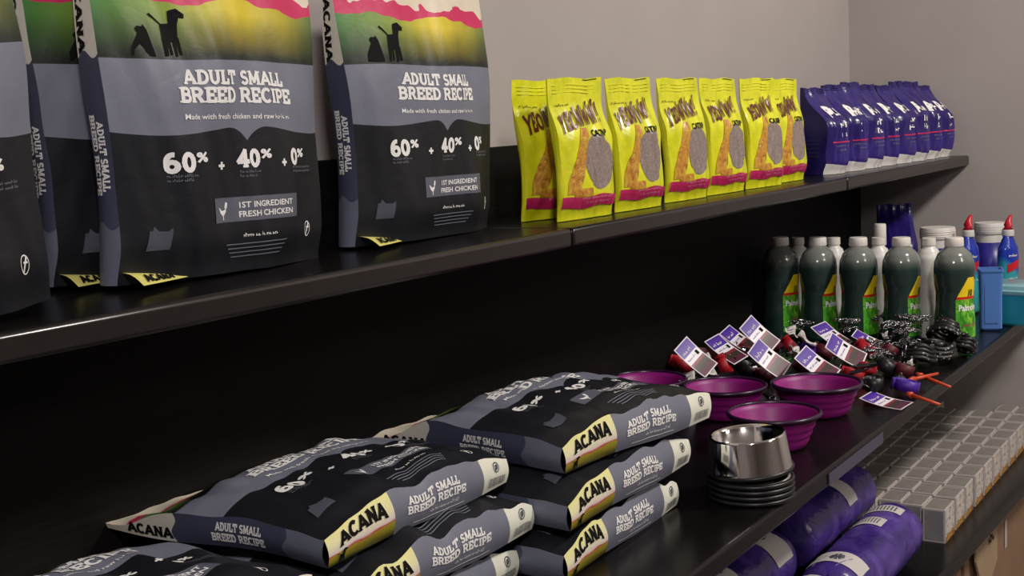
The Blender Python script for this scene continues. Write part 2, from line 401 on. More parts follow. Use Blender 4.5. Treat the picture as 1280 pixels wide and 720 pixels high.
# ------------------------------------------------------------------ bag surface shared by every sack and pouch
class Sack:
    def __init__(s, W, H, D, edge=.55, seed=0, dprof=None, wrinkle=.002, topw=1.04, sag=0, slump=0, art=None, artw=None):
        s.W, s.H, s.D, s.edge, s.wr, s.topw, s.sag, s.slump = W, H, D, edge, wrinkle, topw, sag, slump
        s.art = art or H; s.aw = (W / artw) if artw else 1
        r = random.Random(seed); s.dp = dprof or (lambda t: (.80 + .20 * sm(0, .12, t)) * (1 - sm(.5, 1.0, t) * .93))
        s.ws = [(r.uniform(5, 16), r.uniform(-14, 14), r.uniform(0, 6.3), r.uniform(.4, 1)) for _ in range(6)]
        s.ws += [(r.uniform(16, 34), r.uniform(-30, 30), r.uniform(0, 6.3), r.uniform(.15, .4)) for _ in range(5)]
    def w(s, t): return s.W / 2 * (.95 + (s.topw - .95) * sm(.0, .9, t)) * (1 - .02 * math.sin(PI * t))
    def d(s, t): return s.D * s.dp(t)
    def nz(s, u, t): return s.wr * sum(a * math.sin(k * u + l * t + p) for k, l, p, a in s.ws) * .5
    def back(s, t): return -s.sag * sm(.45, 1, t)          # y of the rear face (toward +y is the rear), negative lifts
    def Fp(s, u, t):                                     # u in -1..1, t in 0..1
        f = s.d(t) * (s.edge + (1 - s.edge) * (1 - abs(u) ** 2.6))
        x = u * s.w(t) * (1 + .012 * math.sin(9 * t + 2 * u + s.ws[0][2]))
        z = s.H * t * (1 + .006 * math.sin(5 * u + s.ws[1][2]) * t)
        return Vector((x, -(f + s.nz(u, t)) - s.slump * sm(.4, 1, t), z))
    def Kp(s, u, t):
        p = s.Fp(u, t); return Vector((p.x * .985, -s.slump * sm(.4, 1, t) + .002 * math.sin(4 * u + 7 * t), p.z))
    def Gp(s, side, v, t, fold=.0):                       # gusset, v 0 front .. 1 rear
        a = s.Fp(side, t); b = s.Kp(side, t); p = a.lerp(b, v)
        p.x += side * ((.006 * (1 - sm(.1, .8, t))) - fold * sm(.4, 1, t)) * math.sin(PI * v); return p
    def Bp(s, u, v, bulge=.008):                          # bottom panel, v 1 front edge .. 0 rear edge
        a = s.Fp(u, 0); b = s.Kp(u, 0); p = b.lerp(a, v); p.z -= bulge * math.sin(PI * v) * (1 - .5 * abs(u) ** 3); return p
    def front_xy(s, x, z): t = min(1, max(0, z / s.art)); return s.Fp(x * s.aw / s.w(t), t)
    def gus_xy(s, side, a, b):                            # a along from top down, b toward the front
        t = 1 - a / s.art; w = (s.Gp(side, 0, t) - s.Gp(side, 1, t)).length or 1e-6
        return s.Gp(side, 1 - b / w, t)
    def bot_xy(s, x, y):
        w = s.W / 2 * .95; hh = s.d(0) * .8; return s.Bp(x / w, y / hh, .008)
    def parts(s, root, mf, mg, mb, mk, nu=44, nt=52, bulge=.008, names=('front_panel', 'side_gusset', 'bottom_panel', 'back_panel')):
        f = G().grid(lambda u, v: s.Fp(u * 2 - 1, v), nu, nt).build(names[0], mf, root)
        for sd in (-1, 1):
            G().grid(lambda u, v: s.Gp(sd, u, v), 8, nt, flip=(sd > 0) is False).build(names[1], mg, root)
        G().grid(lambda u, v: s.Bp(u * 2 - 1, v, bulge), nu, 8, flip=False).build(names[2], mb, root)
        g = G().grid(lambda u, v: s.Kp(u * 2 - 1, v), 16, 24, flip=True)
        g.grid(lambda u, v: s.Fp(u * 2 - 1, 1).lerp(s.Kp(u * 2 - 1, 1), v), 16, 1)
        g.build(names[3], mk, root); return f

DOG_SIT = [(-.5, 0), (-.48, .35), (-.3, .7), (-.16, .95), (-.3, 1.0), (-.2, 1.12), (.0, 1.1), (.05, 1.2), (.16, 1.0), (.2, .8), (.26, .45), (.34, .0)]
DOG_STAND = [[(-.34, .5), (.3, .55), (.36, 1.25), (-.3, 1.18)], [(.05, 1.0), (.36, 1.2), (.5, 1.6), (.1, 1.68)], [(.1, 1.4), (.66, 1.42), (.7, 1.58), (.4, 1.78), (.14, 1.7)],
             [(-.32, 0), (-.2, 0), (-.12, .7), (-.34, .7)], [(-.1, .05), (0, .05), (.0, .7), (-.12, .7)], [(.12, .0), (.22, 0), (.22, .7), (.06, .7)], [(.3, .06), (.4, .06), (.34, .7), (.2, .7)],
             [(-.3, 1.18), (-.7, 1.5), (-.66, 1.58), (-.2, 1.16)]]
HEN = [[(-.5, .7), (-.1, .4), (.2, .45), (.42, .9), (.3, .3), (.1, .05), (-.15, .05), (-.35, .25)], [(.2, .6), (.3, 1.05), (.48, 1.0), (.42, .6)], [(-.05, -.3), (.03, -.3), (.06, .1), (-.05, .1)]]
def dog_bag_print(s, root, full=True):
    W2 = 0
    wt = []
    wt += text_quads('ADULT SMALL', -.078, .2215, .0165, .166, th=.22)
    wt += text_quads('BREED RECIPE', -.088, .2005, .0175, .187, th=.22)
    wt += font_polys('Made with fresh chicken and raw', -.084, .1815, .0062, .142, .012) + scrawl(.061, .1815, .0066, .038, 4)
    wt += text_quads('60', -.114, .122, .022, .04, th=.25) + text_quads('%', -.073, .1325, .0115, .017, th=.2)
    wt += text_quads('+', -.036, .121, .014, th=.22) + text_quads('+', .066, .122, .014, th=.22)
    wt += text_quads('40', -.006, .124, .021, .037, th=.25) + text_quads('%', .032, .134, .0112, .017, th=.2)
    wt += text_quads('0', .086, .125, .02, .019, th=.25) + text_quads('%', .106, .134, .011, .015, th=.2)
    wt += [[(a * .017 - .032, b * .0155 + .068) for a, b in p] for p in HEN]
    wt += font_polys('1ST INGREDIENT', -.009, .0765, .0068, .092, .02) + font_polys('FRESH CHICKEN', -.009, .0655, .0068, .092, .02)
    wt += scrawl(-.004, .0415, .005, .06, 5)
    wt += ring(.130, .042, .0085, .0014, 18, .62)
    wt += [[(.126, .034), (.128, .034), (.134, .049), (.132, .05)], [(.128, .043), (.134, .043), (.134, .045), (.128, .045)]]
    decal(wt, s.front_xy, 'front_lettering', MAT['ink_white'], root)
    gt = []
    for x0, z0, wd in ((-.110, .1165, .04), (-.110, .1115, .033), (-.002, .1175, .036), (-.002, .1125, .028), (.089, .1205, .05), (.089, .1155, .05)):
        gt += scrawl(x0, z0, .0036, wd, int(x0 * 1e4))
    for k in range(4): gt += rect(-.03 + .004 * k, .033 - .005 * k, .072 - .003 * k, .0344 - .005 * k, 8)
    decal(gt, s.front_xy, 'small_print', MAT['ink_grey'], root)
    decal(rect(-.048, .0605, .096, .0895, 14, 3), s.front_xy, 'ingredient_panel', MAT['box_grey'], root, .0005)
    cat = [[(-.14, .036), (-.112, .036), (-.108, .056), (-.136, .058)], [(-.136, .05), (-.13, .063), (-.122, .055)], [(-.115, .055), (-.108, .06), (-.109, .05)]]
    decal(cat, s.front_xy, 'silhouette', MAT['ink_dim'], root)
    dg = fan(-.12, .265, [(-.12 + a * .034, .252 + b * .03) for a, b in DOG_SIT]) + [[(-.086 + a * .034, .253 + b * .031) for a, b in p] for p in DOG_STAND]
    decal(dg, s.front_xy, 'dog_silhouettes', MAT['ink_black'], root)
    for sd in (-1,):
        fn = lambda a, b: s.gus_xy(-1, a, b)
        h = (s.Gp(-1, 0, .4) - s.Gp(-1, 1, .4)).length
        q = text_quads('ADULT SMALL', .205, h * .54, .0095, .076, th=.22) + text_quads('BREED RECIPE', .197, h * .2, .0095, .088, th=.22)
        decal(q, fn, 'gusset_lettering', MAT['ink_white'], root)
        q = text_quads('ACANA', .045, h * .12, h * .34, .085, th=.24)
        decal(q, fn, 'brand_lettering', MAT['ink_black'], root)
def bottom_print(s, root):
    h = s.d(0) * .8; w = s.W * .95
    fn = s.bot_xy
    q = text_quads('ADULT SMALL', -.04, h * .60, h * .18, .102, th=.22) + text_quads('BREED RECIPE', -.044, h * .38, h * .18, .118, th=.22)
    q += scrawl(.002, h * .22, h * .09, .06, 3) + rect(-.03, h * .12, .075, h * .14, 8)
    decal(q, fn, 'bottom_lettering', MAT['ink_white'], root)
    q = text_quads('ACANA', -w / 2 + .018, h * .52, h * .34, .078, th=.25, arch=h * .07)
    q += [[(-w / 2 + .02 + a * .012, h * .06 + b * .009) for a, b in p] for p in DOG_STAND]
    decal(q, fn, 'brand_lettering', MAT['ink_black'], root)
    lx = w / 2 - .03
    q = ring(lx, h * .72, h * .13, h * .03, 18) + [[(lx - .003, h * .63), (lx, h * .62), (lx + .004, h * .8), (lx + .001, h * .8)]] + ring(lx, h * .72, h * .05, h * .03, 12)
    x = lx - .018
    rr = random.Random(3)
    while x < lx + .02:
        bw = rr.uniform(.0006, .0016); q.append([(x, h * .14), (x + bw, h * .14), (x + bw, h * .42), (x, h * .42)]); x += bw + rr.uniform(.0008, .0018)
    decal(q, fn, 'barcode_and_emblem', MAT['ink_dim'], root)
def standing_bag(x, y, z, yaw, seed, label, tilt=0, flap=True, lean=0):
    root = thing('dog_food_bag', label, 'dog food', (x, y, z), (tilt, lean, yaw), 'dog food bags standing on the top shelf')
    s = Sack(.352, .385, .066, .56, seed, wrinkle=.0030, topw=1.02, dprof=lambda t: (.80 + .20 * sm(0, .12, t)) * (1 - .45 * sm(.5, 1.0, t)))
    s.parts(root, MAT['front'], MAT['gusset'], MAT['bottom'], MAT['bagblack'], bulge=-.002)
    dog_bag_print(s, root)
    if flap:
        # loose folded corner of the bottom panel lying forward on the shelf
        x0 = -s.w(0) + .004; y0 = -s.D * .42
        def fl(u, v):
            L = (1 - u) ** .8
            top = Vector((x0 + .118 * u, y0 - .006, .011 * (1 - u) + .003)); bot = Vector((x0 + .105 * u - .006 * (1 - u), y0 - .006 - .036 * L - .004, .0015))
            p = top.lerp(bot, v); p.z += .0035 * math.sin(PI * v) * L; return p
        G().grid(fl, 10, 5, flip=True).build('bottom_flap', MAT['cream'], root, label='cream yellow folded bottom flap')
        fn = lambda a, b: fl(a / .11, 1 - b / .032) + Vector((0, 0, .001))
        decal(text_quads('ACANA', .012, .003, .013, .05, th=.26), fn, 'brand_lettering', MAT['ink_black'], root, .0003)
    return root
def lying_bag(x, y, z, yaw, seed, label, W=.37, H=.365, D=.066, pitch=0, roll=0, slump=0, group='dog food bags stacked flat on the middle shelf'):
    """x, y = middle of the bottom end, z = height of the surface it lies on"""
    root = thing('dog_food_bag', label, 'dog food', (x, y, z + .001), (-PI / 2 + pitch, roll, yaw), group)
    root.rotation_euler = (Matrix.Rotation(yaw, 3, 'Z') @ Matrix.Rotation(roll, 3, 'Y') @ Matrix.Rotation(-PI / 2 + pitch, 3, 'X')).to_euler()
    s = Sack(W, H, D, .62, seed, wrinkle=.0036, topw=1.03, slump=slump, art=.385, artw=.345, dprof=lambda t: (.86 + .14 * sm(0, .12, t)) * (1 - sm(.55, 1.0, t) * .9))
    s.parts(root, MAT['front'], MAT['gusset'], MAT['bottom'], MAT['bagblack'])
    dog_bag_print(s, root); bottom_print(s, root)
    return root

# ------------------------------------------------------------------ the room
YB, XR = 1.27, 4.0
def slab(name, x0, x1, y0, y1, z0, z1, m): return struct(G().box(x0, x1, y0, y1, z0, z1).build(name, m, smooth=False))
slab('wall_back', -2.1, XR, YB, YB + .1, 0, 3.3, MAT['wall'])
slab('wall_right', XR, XR + .1, -3.1, YB + .1, 0, 3.3, MAT['wall'])
slab('wall_left', -2.2, -2.1, -3.1, YB + .1, 0, 3.3, MAT['wall'])
slab('wall_front', -2.1, XR, -3.2, -3.1, 0, 3.3, MAT['wall'])
slab('floor', -2.2, XR + .1, -3.2, YB + .1, -.1, 0, MAT['floor'])
slab('ceiling', -2.2, XR + .1, -3.2, YB + .1, 3.3, 3.4, MAT['ceiling'])

# ------------------------------------------------------------------ shelving unit
ZU, ZM, ZL = 1.335, .915, .50
def shelf_thing(name, label): return thing(name, label, 'shelf', (0, 0, 0), group=None)
top_s = shelf_thing('wall_shelf', 'top black shelf with seams along its brown front edge')
mid_s = shelf_thing('wall_shelf', 'middle black shelf under the stacked dog food bags and bowls')
low_s = shelf_thing('wall_shelf', 'lowest black shelf under the small cartons and purple rolls')
back_s = thing('back_panel', 'tall black wood-grain panel fixed to the wall behind all shelves', 'panel')
def board(poly, z1, t, name, unit, em='shelf_edge'):
    """poly = outline seen from above, front edge rounded"""
    g = G(); n = len(poly)
    vs = [(x, y, z1 - t) for x, y in poly] + [(x, y, z1) for x, y in poly]
    g.add(vs, [tuple(range(n))[::-1], tuple(range(n, 2 * n))])
    for i in range(n):
        j = (i + 1) % n; g.add([vs[i], vs[j], vs[n + j], vs[n + i]], [(0, 1, 2, 3)], mi=1 if i == 0 else 0)
    return g.build(name, [MAT['shelf'], MAT[em]], unit, smooth=True, bevel=.006, weld=1e-5, auto=True)
fy = lambda x: 1.022 - .0285 * x                     # front edge of the upper shelf
xs = [-.9, 1.70, 2.93, XR - .001]
for k in range(3):
    a, b = xs[k] + .0008, xs[k + 1] - .0008
    board([(a, fy(a)), (b, fy(b)), (b, 1.2395), (a, 1.2395)], ZU, .03, 'board', top_s)
fm = lambda x: .672
board([(-.9, fm(-.9)), (XR - .001, fm(XR)), (XR - .001, 1.2395), (-.9, 1.2395)], ZM, .03, 'board', mid_s, 'shelf')
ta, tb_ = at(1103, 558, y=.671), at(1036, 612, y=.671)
G().box(tb_.x, ta.x, .6695, .6715, ZM - .027, ZM - .007).build('edge_strip', mat('bluish_edge_strip', srgb(72, 68, 88), .3), mid_s, smooth=False, label='short bluish strip on the front edge')  # thin bluish strip along part of the middle shelf's front edge
fl_ = lambda x: .668 - .035 * (x - 2.7)
board([(-.9, fl_(-.9)), (XR - .001, fl_(XR)), (XR - .001, 1.2395), (-.9, 1.2395)], ZL, .034, 'board', low_s, 'shelf')
G().box(-.9, XR - .001, 1.24, YB - .001, .001, 1.458).build('panel_board', MAT['panel'], back_s, smooth=False)
for xb in (-.2, 1.70, 2.93):
    G().box(xb - .012, xb + .012, 1.10, 1.2395, ZU - .045, ZU - .0305).build('bracket', MAT['panel'], top_s, smooth=False)

# ------------------------------------------------------------------ dog food bags
standing_bag(.648, 1.10, ZU + .004, -.02, 11, 'leftmost standing black dog food bag, cut off by the picture edge, nearest the viewer', lean=-.055)
standing_bag(1.098, 1.2385, ZU + .003, 0, 12, 'black and green dog food bag standing behind the big centre bag, mostly hidden', flap=True, lean=.02)
standing_bag(1.118, 1.156, ZU + .0035, 0, 13, 'standing black dog food bag in full view, second from the right of its row', lean=.022)
standing_bag(1.537, 1.160, ZU + .0025, 0, 14, 'standing black dog food bag at the right end of its row, before the yellow pouches', lean=.016)
Z1, Z2, Z3 = ZM, ZM + .0645, ZM + .129
lying_bag(1.178, .892, ZM + .120, math.radians(-1), 21, 'top black dog food bag of the middle stack, its yellow end panel in full view', D=.062, H=.345)
lying_bag(1.180, .862, ZM + .060, math.radians(-2), 22, 'black dog food bag lying second in the middle stack, white corner pointing right', D=.062)
lying_bag(1.165, .870, Z1, math.radians(1), 23, 'bottom black dog food bag of the middle stack, only a white corner showing', D=.062)
lying_bag(1.565, .80, Z3, math.radians(-9), 24, 'top black dog food bag of the right stack, beside the steel bowl')
lying_bag(1.535, .80, Z2, math.radians(-1), 25, 'black dog food bag in the middle of the right stack')
lying_bag(1.525, .81, Z1, math.radians(1), 26, 'bottom black dog food bag of the right stack, resting on the shelf')
lying_bag(.795, .888, Z2 + .022, math.radians(1), 27, 'black dog food bag lying lowest at the picture\'s bottom left corner', H=.345)
lying_bag(.790, .885, Z1, math.radians(0), 28, 'black dog food bag underneath the bottom left one, hidden below the picture', D=.088, H=.345)

# ------------------------------------------------------------------ yellow catnip pouches
def m_yellow():
    n = NT('yellow_pouch_film'); n.set(.28, spec=.6); u, v, uv = n.uv()
    f = n.noise(5, 3, uv)
    n.base(n.ramp(f, [(.35, srgb(206, 210, 20)), (.65, srgb(232, 230, 40))]))
    n.bump(n.noise(22, 4, n.obj(), .8), .5, .004); return n.m
def m_herb():
    n = NT('catnip_behind_window'); n.set(.25, spec=.6)
    n.base(n.ramp(n.noise(220, 4, n.obj()), [(.3, srgb(128, 112, 106)), (.7, srgb(156, 142, 134))])); n.bump(n.noise(30, 3, n.obj()), .3, .003); return n.m
def m_tan():
    n = NT('tan_artwork_ink'); n.set(.35)
    n.base(n.ramp(n.noise(70, 4, n.obj(), 1.2), [(.3, srgb(150, 92, 30)), (.5, srgb(200, 140, 50)), (.7, srgb(208, 176, 60))])); return n.m
MAT['yellow'] = m_yellow(); MAT['herb'] = m_herb(); MAT['tan'] = m_tan()
MAT['magenta_ink'] = mat('magenta_ink', srgb(196, 40, 96), .35, noise=.15, scale=60)
MAT['pale_pink'] = mat('pale_pink_ink', srgb(232, 150, 180), .4)
MAT['maroon'] = mat('maroon_ink', srgb(96, 22, 34), .35)
def pouch(x, y, yaw, seed, label, tilt=0, H=.238):
    root = thing('catnip_pouch', label, 'cat treat', (x, y, ZU + .001), (tilt, 0, yaw), 'yellow catnip pouches on the top shelf')
    s = Sack(.150, H, .026, .62, seed, wrinkle=.0018, topw=1.0, dprof=lambda t: (.35 + .65 * sm(0, .18, t)) * (1 - .93 * sm(.55, .84, t)))
    s.parts(root, MAT['yellow'], MAT['yellow'], MAT['yellow'], MAT['yellow'], 26, 40, bulge=-.001)
    # window: rounded tall opening
    pts = arc(.022, .092, .044, .046, -90, 90, 10) + arc(.018, .092, .034, .046, 90, 270, 10)
    polys = []
    c = (.018, .092)
    for k in range(1, 5):
        for i in range(len(pts)):
            a, b = pts[i], pts[(i + 1) % len(pts)]; f0, f1 = (k - 1) / 4, k / 4
            L = lambda p, f: (c[0] + (p[0] - c[0]) * f, c[1] + (p[1] - c[1]) * f)
            polys.append([L(a, f0), L(a, f1), L(b, f1), L(b, f0)])
    decal(polys, s.front_xy, 'window', MAT['herb'], root, .0008, label='oval window showing dried catnip')
    art = []
    rr = random.Random(seed)
    path = [(-.05, .042, .03), (-.044, .062, .036), (-.034, .085, .034), (-.026, .105, .026), (-.02, .122, .022), (-.014, .135, .026), (-.012, .148, .016)]
    for (a, b, wd), (c2, d2, w2) in zip(path[:-1], path[1:]):
        art.append([(a - wd / 2, b), (a + wd / 2, b), (c2 + w2 / 2, d2), (c2 - w2 / 2, d2)])
    art += rect(-.05, .036, -.006, .05, 4)
    decal(art, s.front_xy, 'artwork', MAT['tan'], root, .0011)
    band = []
    for i in range(12):
        a = -.074 + .148 * i / 12; b = a + .148 / 12; f = lambda q: .019 + .05 * (q + .068) * .12 + .002 * math.sin(q * 70)
        band.append([(a, f(a)), (b, f(b)), (b, f(b) + .0175), (a, f(a) + .0175)])
    decal(band, s.front_xy, 'pink_band', MAT['magenta_ink'], root, .0013)
    decal(scrawl(-.03, .0325, .0045, .09, 3) + scrawl(-.02, .0255, .0045, .07, 4), s.front_xy, 'band_lettering', MAT['pale_pink'], root, .0017)
    st = random.getstate(); random.seed(seed)
    q = text_quads('YEO', 0, 0, .030, .046, th=.2, slab=False, jitter=.06) + [[(a + .046, b) for a, b in p] for p in text_quads('WWW!', 0, 0, .036, .076, th=.17, slab=False, jitter=.08)]
    random.setstate(st)
    q = [[(a * .9 - .064 + b * .10, .142 + b + a * .15) for a, b in p] for p in q]
    decal(q, s.front_xy, 'brand_lettering', MAT['maroon'], root, .0022)
    decal(font_polys('CATNIP', .006, .134, .0105, .05, .03), s.front_xy, 'product_lettering', MAT['ink_black'], root, .0013)
    decal(scrawl(-.062, .186, .0045, .042, 2) + rect(.02, .229, .06, .2302, 6), s.front_xy, 'small_print', MAT['ink_black'], root, .0013)
    # crimped header seams
    g = G()
    for zz in (.208, .214, .22):
        if zz < H: g.tube([s.front_xy(-.064 + .128 * i / 10, zz) + Vector((0, -.0004, 0)) for i in range(11)], .0007, 5)
    g.build('heat_seal', MAT['yellow'], root)
    return root
ords = ['first', 'second', 'third', 'fourth', 'fifth', 'sixth', 'seventh', 'eighth', 'ninth', 'tenth', 'eleventh']
def fx(px, y): return at(px, 270, y=y).x
pp = [(652, 1.125, -14, 0), (696, 1.055, -7, 0), (768, 1.045, -5, .0), (831, 1.05, -6, 0), (884, 1.045, -5, 0), (933, 1.035, -7, .0), (966, 1.045, -6, 0)]
plab = ['yellow catnip pouch leaning at the left end, half covered by its neighbour', 'second yellow catnip pouch from the left, lettering in full view',
        'third yellow catnip pouch from the left, narrower in view, dark gap on its right', 'fourth yellow catnip pouch from the left, just right of the dark gap',
        'fifth yellow catnip pouch from the left, with a shaded left side', 'sixth yellow catnip pouch from the left, overlapping the last one', 'last yellow catnip pouch on the right, beside the purple bags']
for (px, y, yw, tl), lb in zip(pp, plab):
    yw = math.radians(yw); x = fx(px, y) +   .074 * math.cos(yw); yy = y + .074 * math.sin(yw)
    pouch(x, yy, yw, int(px), lb, tilt=math.radians(-2.5), H=.232 if px != 655 else .226)

# ------------------------------------------------------------------ purple pouches on the top shelf
def m_purple():
    n = NT('purple_bag_film'); n.set(.25, spec=.55); u, v, uv = n.uv()
    a = n.ramp(n.noise(6, 3, n.obj()), [(.35, srgb(34, 22, 92)), (.65, srgb(58, 42, 128))])
    b = n.math('SUBTRACT', v, n.math('MULTIPLY', n.math('POWER', n.math('SUBTRACT', 1, u), 2), .04))
    n.base(n.mix(n.math('LESS_THAN', b, .085), a, srgb(226, 222, 216)))
    n.bump(n.noise(24, 4, n.obj(), .8), .5, .004); return n.m
MAT['purple'] = m_purple()
MAT['purple_side'] = mat('dark_violet_film', srgb(36, 26, 92), .25, noise=.3, scale=8, bump=.5, bscale=24)
def purple_bag(x, y, yaw, seed, label, z=ZU, W=.106, H=.222, D=.088, group='purple bags on the top shelf'):
    root = thing('purple_bag', label, 'bag', (x, y, z + .001), (0, 0, yaw), group)
    s = Sack(W, H, D, .8, seed, wrinkle=.003, topw=.97, dprof=lambda t: (.86 + .14 * sm(0, .15, t)) * (1 - .92 * sm(.55, 1.0, t) ** .8), slump=0)
    s.parts(root, MAT['purple'], MAT['purple_side'], MAT['purple_side'], MAT['purple_side'], 20, 30, bulge=-.001, names=('front_panel', 'side_gusset', 'bottom_panel', 'back_panel'))
    q = text_quads('P', -.03, .136, .028, .026, th=.3, slab=False) + scrawl(-.002, .14, .02, .034, seed) + scrawl(-.014, .112, .017, .03, seed + 1) + scrawl(-.014, .09, .015, .03, seed + 2)
    decal(q, s.front_xy, 'lettering', MAT['ink_white'], root, .0012)
    decal(rect(-.04, .0755, .04, .079, 6), s.front_xy, 'red_line', MAT['magenta_ink'], root, .0012)
    decal(scrawl(-.03, .066, .005, .055, seed) + scrawl(-.02, .056, .005, .04, seed + 1), s.front_xy, 'small_print', MAT['ink_grey'], root, .0012)
    sp = [scrawl(.06, .018 + .0075 * k, .003, .05, k) for k in range(5)]
    decal(sum(sp, []), lambda a, b: s.Gp(-1, 1 - b / .08, 1 - (.08 + (a - .06) * 1.0 + 0) / H) if False else s.Gp(-1, 1 - (a - .05) / .075, (b * 1.3 + .02) / H), 'side_print', MAT['ink_dim'], root, .0012)
    g = G()
    for k in range(3): g.tube([s.Fp(-1 + .2 * i, .94 + .022 * k) + Vector((0, -.0006, 0)) for i in range(11)], .0009, 5)
    g.build('heat_seal', MAT['purple_side'], root)
    return root
pb = [(3.108, 1.085), (3.235, 1.075), (3.36, 1.07), (3.475, 1.062), (3.59, 1.05), (3.70, 1.04), (3.81, 1.035), (3.93, 1.03)]
for k, (x, y) in enumerate(pb):
    lb = ('purple bag nearest the yellow pouches, its dark side showing' if k == 0 else 'last purple bag at the right end of the top shelf' if k == 7 else
          'purple bag on the top shelf, %s in the row counted from the yellow pouches' % ords[k])
    purple_bag(x, y, math.radians(random.uniform(-13, -5)), 40 + k, lb, H=.222 + random.uniform(-.012, .004) - (.012 if k == 7 else 0))

# ------------------------------------------------------------------ dish soap bottles
def m_soap():
    n = NT('dark_green_soap_bottle'); n.set(.18, spec=.5, coat=.3)
    sx = n.n('ShaderNodeSeparateXYZ'); n.l(n.obj(), sx.inputs[0])
    n.base(n.ramp(sx.outputs[2], [(0, srgb(30, 52, 44)), (.185, srgb(40, 58, 54)), (.21, srgb(112, 116, 110)), (.3, srgb(140, 142, 136))])); return n.m
MAT['soap'] = m_soap()
MAT['cap'] = mat('off_white_cap', srgb(226, 220, 212), .4)
def m_soaplabel():
    n = NT('soap_label_print'); n.set(.35); u, v, uv = n.uv()
    c = n.ramp(n.noise(5, 3, uv, 1), [(.35, srgb(36, 110, 30)), (.5, srgb(80, 170, 40)), (.62, srgb(150, 205, 60)), (.7, srgb(60, 140, 40))])
    tri = n.math('SUBTRACT', n.math('SUBTRACT', 1, n.math('MULTIPLY', n.math('ABSOLUTE', n.math('SUBTRACT', u, .5)), 1.1)), v)
    top = n.ramp(v, [(0, srgb(180, 30, 30)), (.64, srgb(206, 40, 24)), (.68, srgb(246, 214, 30))], 'CONSTANT')
    low = n.mix(n.math('LESS_THAN', v, .16), c, srgb(150, 110, 90))
    n.base(n.mix(n.math('GREATER_THAN', v, .64), c, top)); return n.m
MAT['soap_label'] = m_soaplabel()
PROF = [(.040, 0), (.0465, .004), (.048, .02), (.0475, .06), (.044, .10), (.0435, .125), (.047, .155), (.0485, .18), (.047, .2), (.041, .218), (.032, .229), (.024, .235), (.0205, .238), (.0205, .24)]
def rad(z):
    for (a, b), (c, d) in zip(PROF[:-1], PROF[1:]):
        if b <= z <= d: return a + (c - a) * (z - b) / (d - b)
    return PROF[-1][0]
def smooth_prof(P, n=40):
    P = P; out = []
    for i in range(n + 1):
        z = P[-1][1] * i / n
        for (a, b), (c, d) in zip(P[:-1], P[1:]):
            if b <= z <= d + 1e-9: out.append((a + (c - a) * sm(0, 1, (z - b) / (d - b) if d > b else 0), z)); break
    out[0] = (P[0][0], 0); return out
def soap_bottle():
    root = thing('dish_soap_bottle', '', 'bottle', (0, 0, 0), (0, 0, 0), 'green dish soap bottles in a row')
    G().lathe(smooth_prof(PROF), 36, 1.04, .93).build('bottle', MAT['soap'], root)
    G().lathe([(.0215, .239), (.0225, .241), (.022, .257), (.0205, .260), (0, .2601)], 28).build('cap', MAT['cap'], root, auto=True)
    a0, a1 = math.radians(-128), math.radians(-30)
    def lf(u, v, e=.0007):
        z = .022 + .145 * v; a = a0 + (a1 - a0) * u
        if v > .64:                                   # pointed top of the label
            k = 1 - .75 * (v - .64) / .36; a = (a0 + a1) / 2 + (a - (a0 + a1) / 2) * k
        r = rad(z) + e; return Vector((r * 1.04 * math.cos(a), r * .93 * math.sin(a), z))
    lab = G().grid(lf, 20, 24).build('label', MAT['soap_label'], root)
    def fn(x, y): return lf(.5 + x / .082, (y - .022) / .145, .0012)
    decal(font_polys('Palmolive', -.034, .088, .014, .066, .03), fn, 'lettering', MAT['ink_white'], lab, .0002)
    decal(font_polys('10', -.012, .122, .016, .022, .04) , fn, 'number', MAT['ink_black'], lab, .0002)
    decal(scrawl(-.02, .05, .009, .045, 8), fn, 'lettering', MAT['magenta_ink'], lab, .0002)
    return root
sb = soap_bottle()
bl = ['green dish soap bottle nearest the shelf front, its yellow and green label in full view', 'second green dish soap bottle from the shelf front', 'middle one of the five green dish soap bottles',
      'fourth green dish soap bottle from the shelf front', 'green dish soap bottle farthest back in the dark']
for k, (y, x) in enumerate(((.748, 3.135), (.872, 3.13), (.976, 3.122), (1.078, 3.118), (1.175, 3.113))):
    if k == 0: sb.location = (x, y, ZM + .001); sb.rotation_euler = (0, 0, math.radians(-32)); sb['label'] = bl[0]
    else: dup(sb, (x, y, ZM + .001), (0, 0, math.radians(random.uniform(-24, -10))), bl[k])

# ------------------------------------------------------------------ white bottles and cleaning supplies
MAT['white_plastic'] = mat('white_plastic', srgb(214, 212, 206), .35)
MAT['blue_plastic'] = mat('cobalt_blue_plastic', srgb(28, 60, 170), .25, coat=.3)
MAT['teal_plastic'] = mat('teal_gel_plastic', srgb(40, 160, 170), .25)
MAT['red_plastic'] = mat('red_plastic', srgb(196, 26, 44), .35)
WP = [(.026, 0), (.029, .004), (.03, .06), (.026, .1), (.027, .13), (.031, .17), (.0305, .2), (.024, .218), (.015, .228), (.0145, .232)]
def white_bottle():
    root = thing('white_bottle', '', 'bottle', group='white bottles behind the green ones')
    G().lathe(smooth_prof(WP), 28).build('bottle', MAT['white_plastic'], root)
    G().lathe([(.0165, .232), (.017, .234), (.0165, .25), (0, .2505)], 24).build('cap', MAT['cap'], root, auto=True)
    return root
wb = white_bottle(); wl = ['white bottle beside the front green bottle, its side fully in view', 'white bottle glimpsed between the third and second green bottles', 'white bottle glimpsed between the middle and fourth green bottles', 'white bottle farthest back, a pale sliver beside the last green bottle']
for k, (px, xx) in enumerate(((1161, 3.215), (1098, 3.22), (1042, 3.21), (997, 3.205))):
    p = at(px, 300, x=xx)
    if k == 0: wb.location = (xx, p.y, ZM + .001); wb['label'] = wl[0]
    else: dup(wb, (xx, p.y, ZM + .001), None, wl[k])
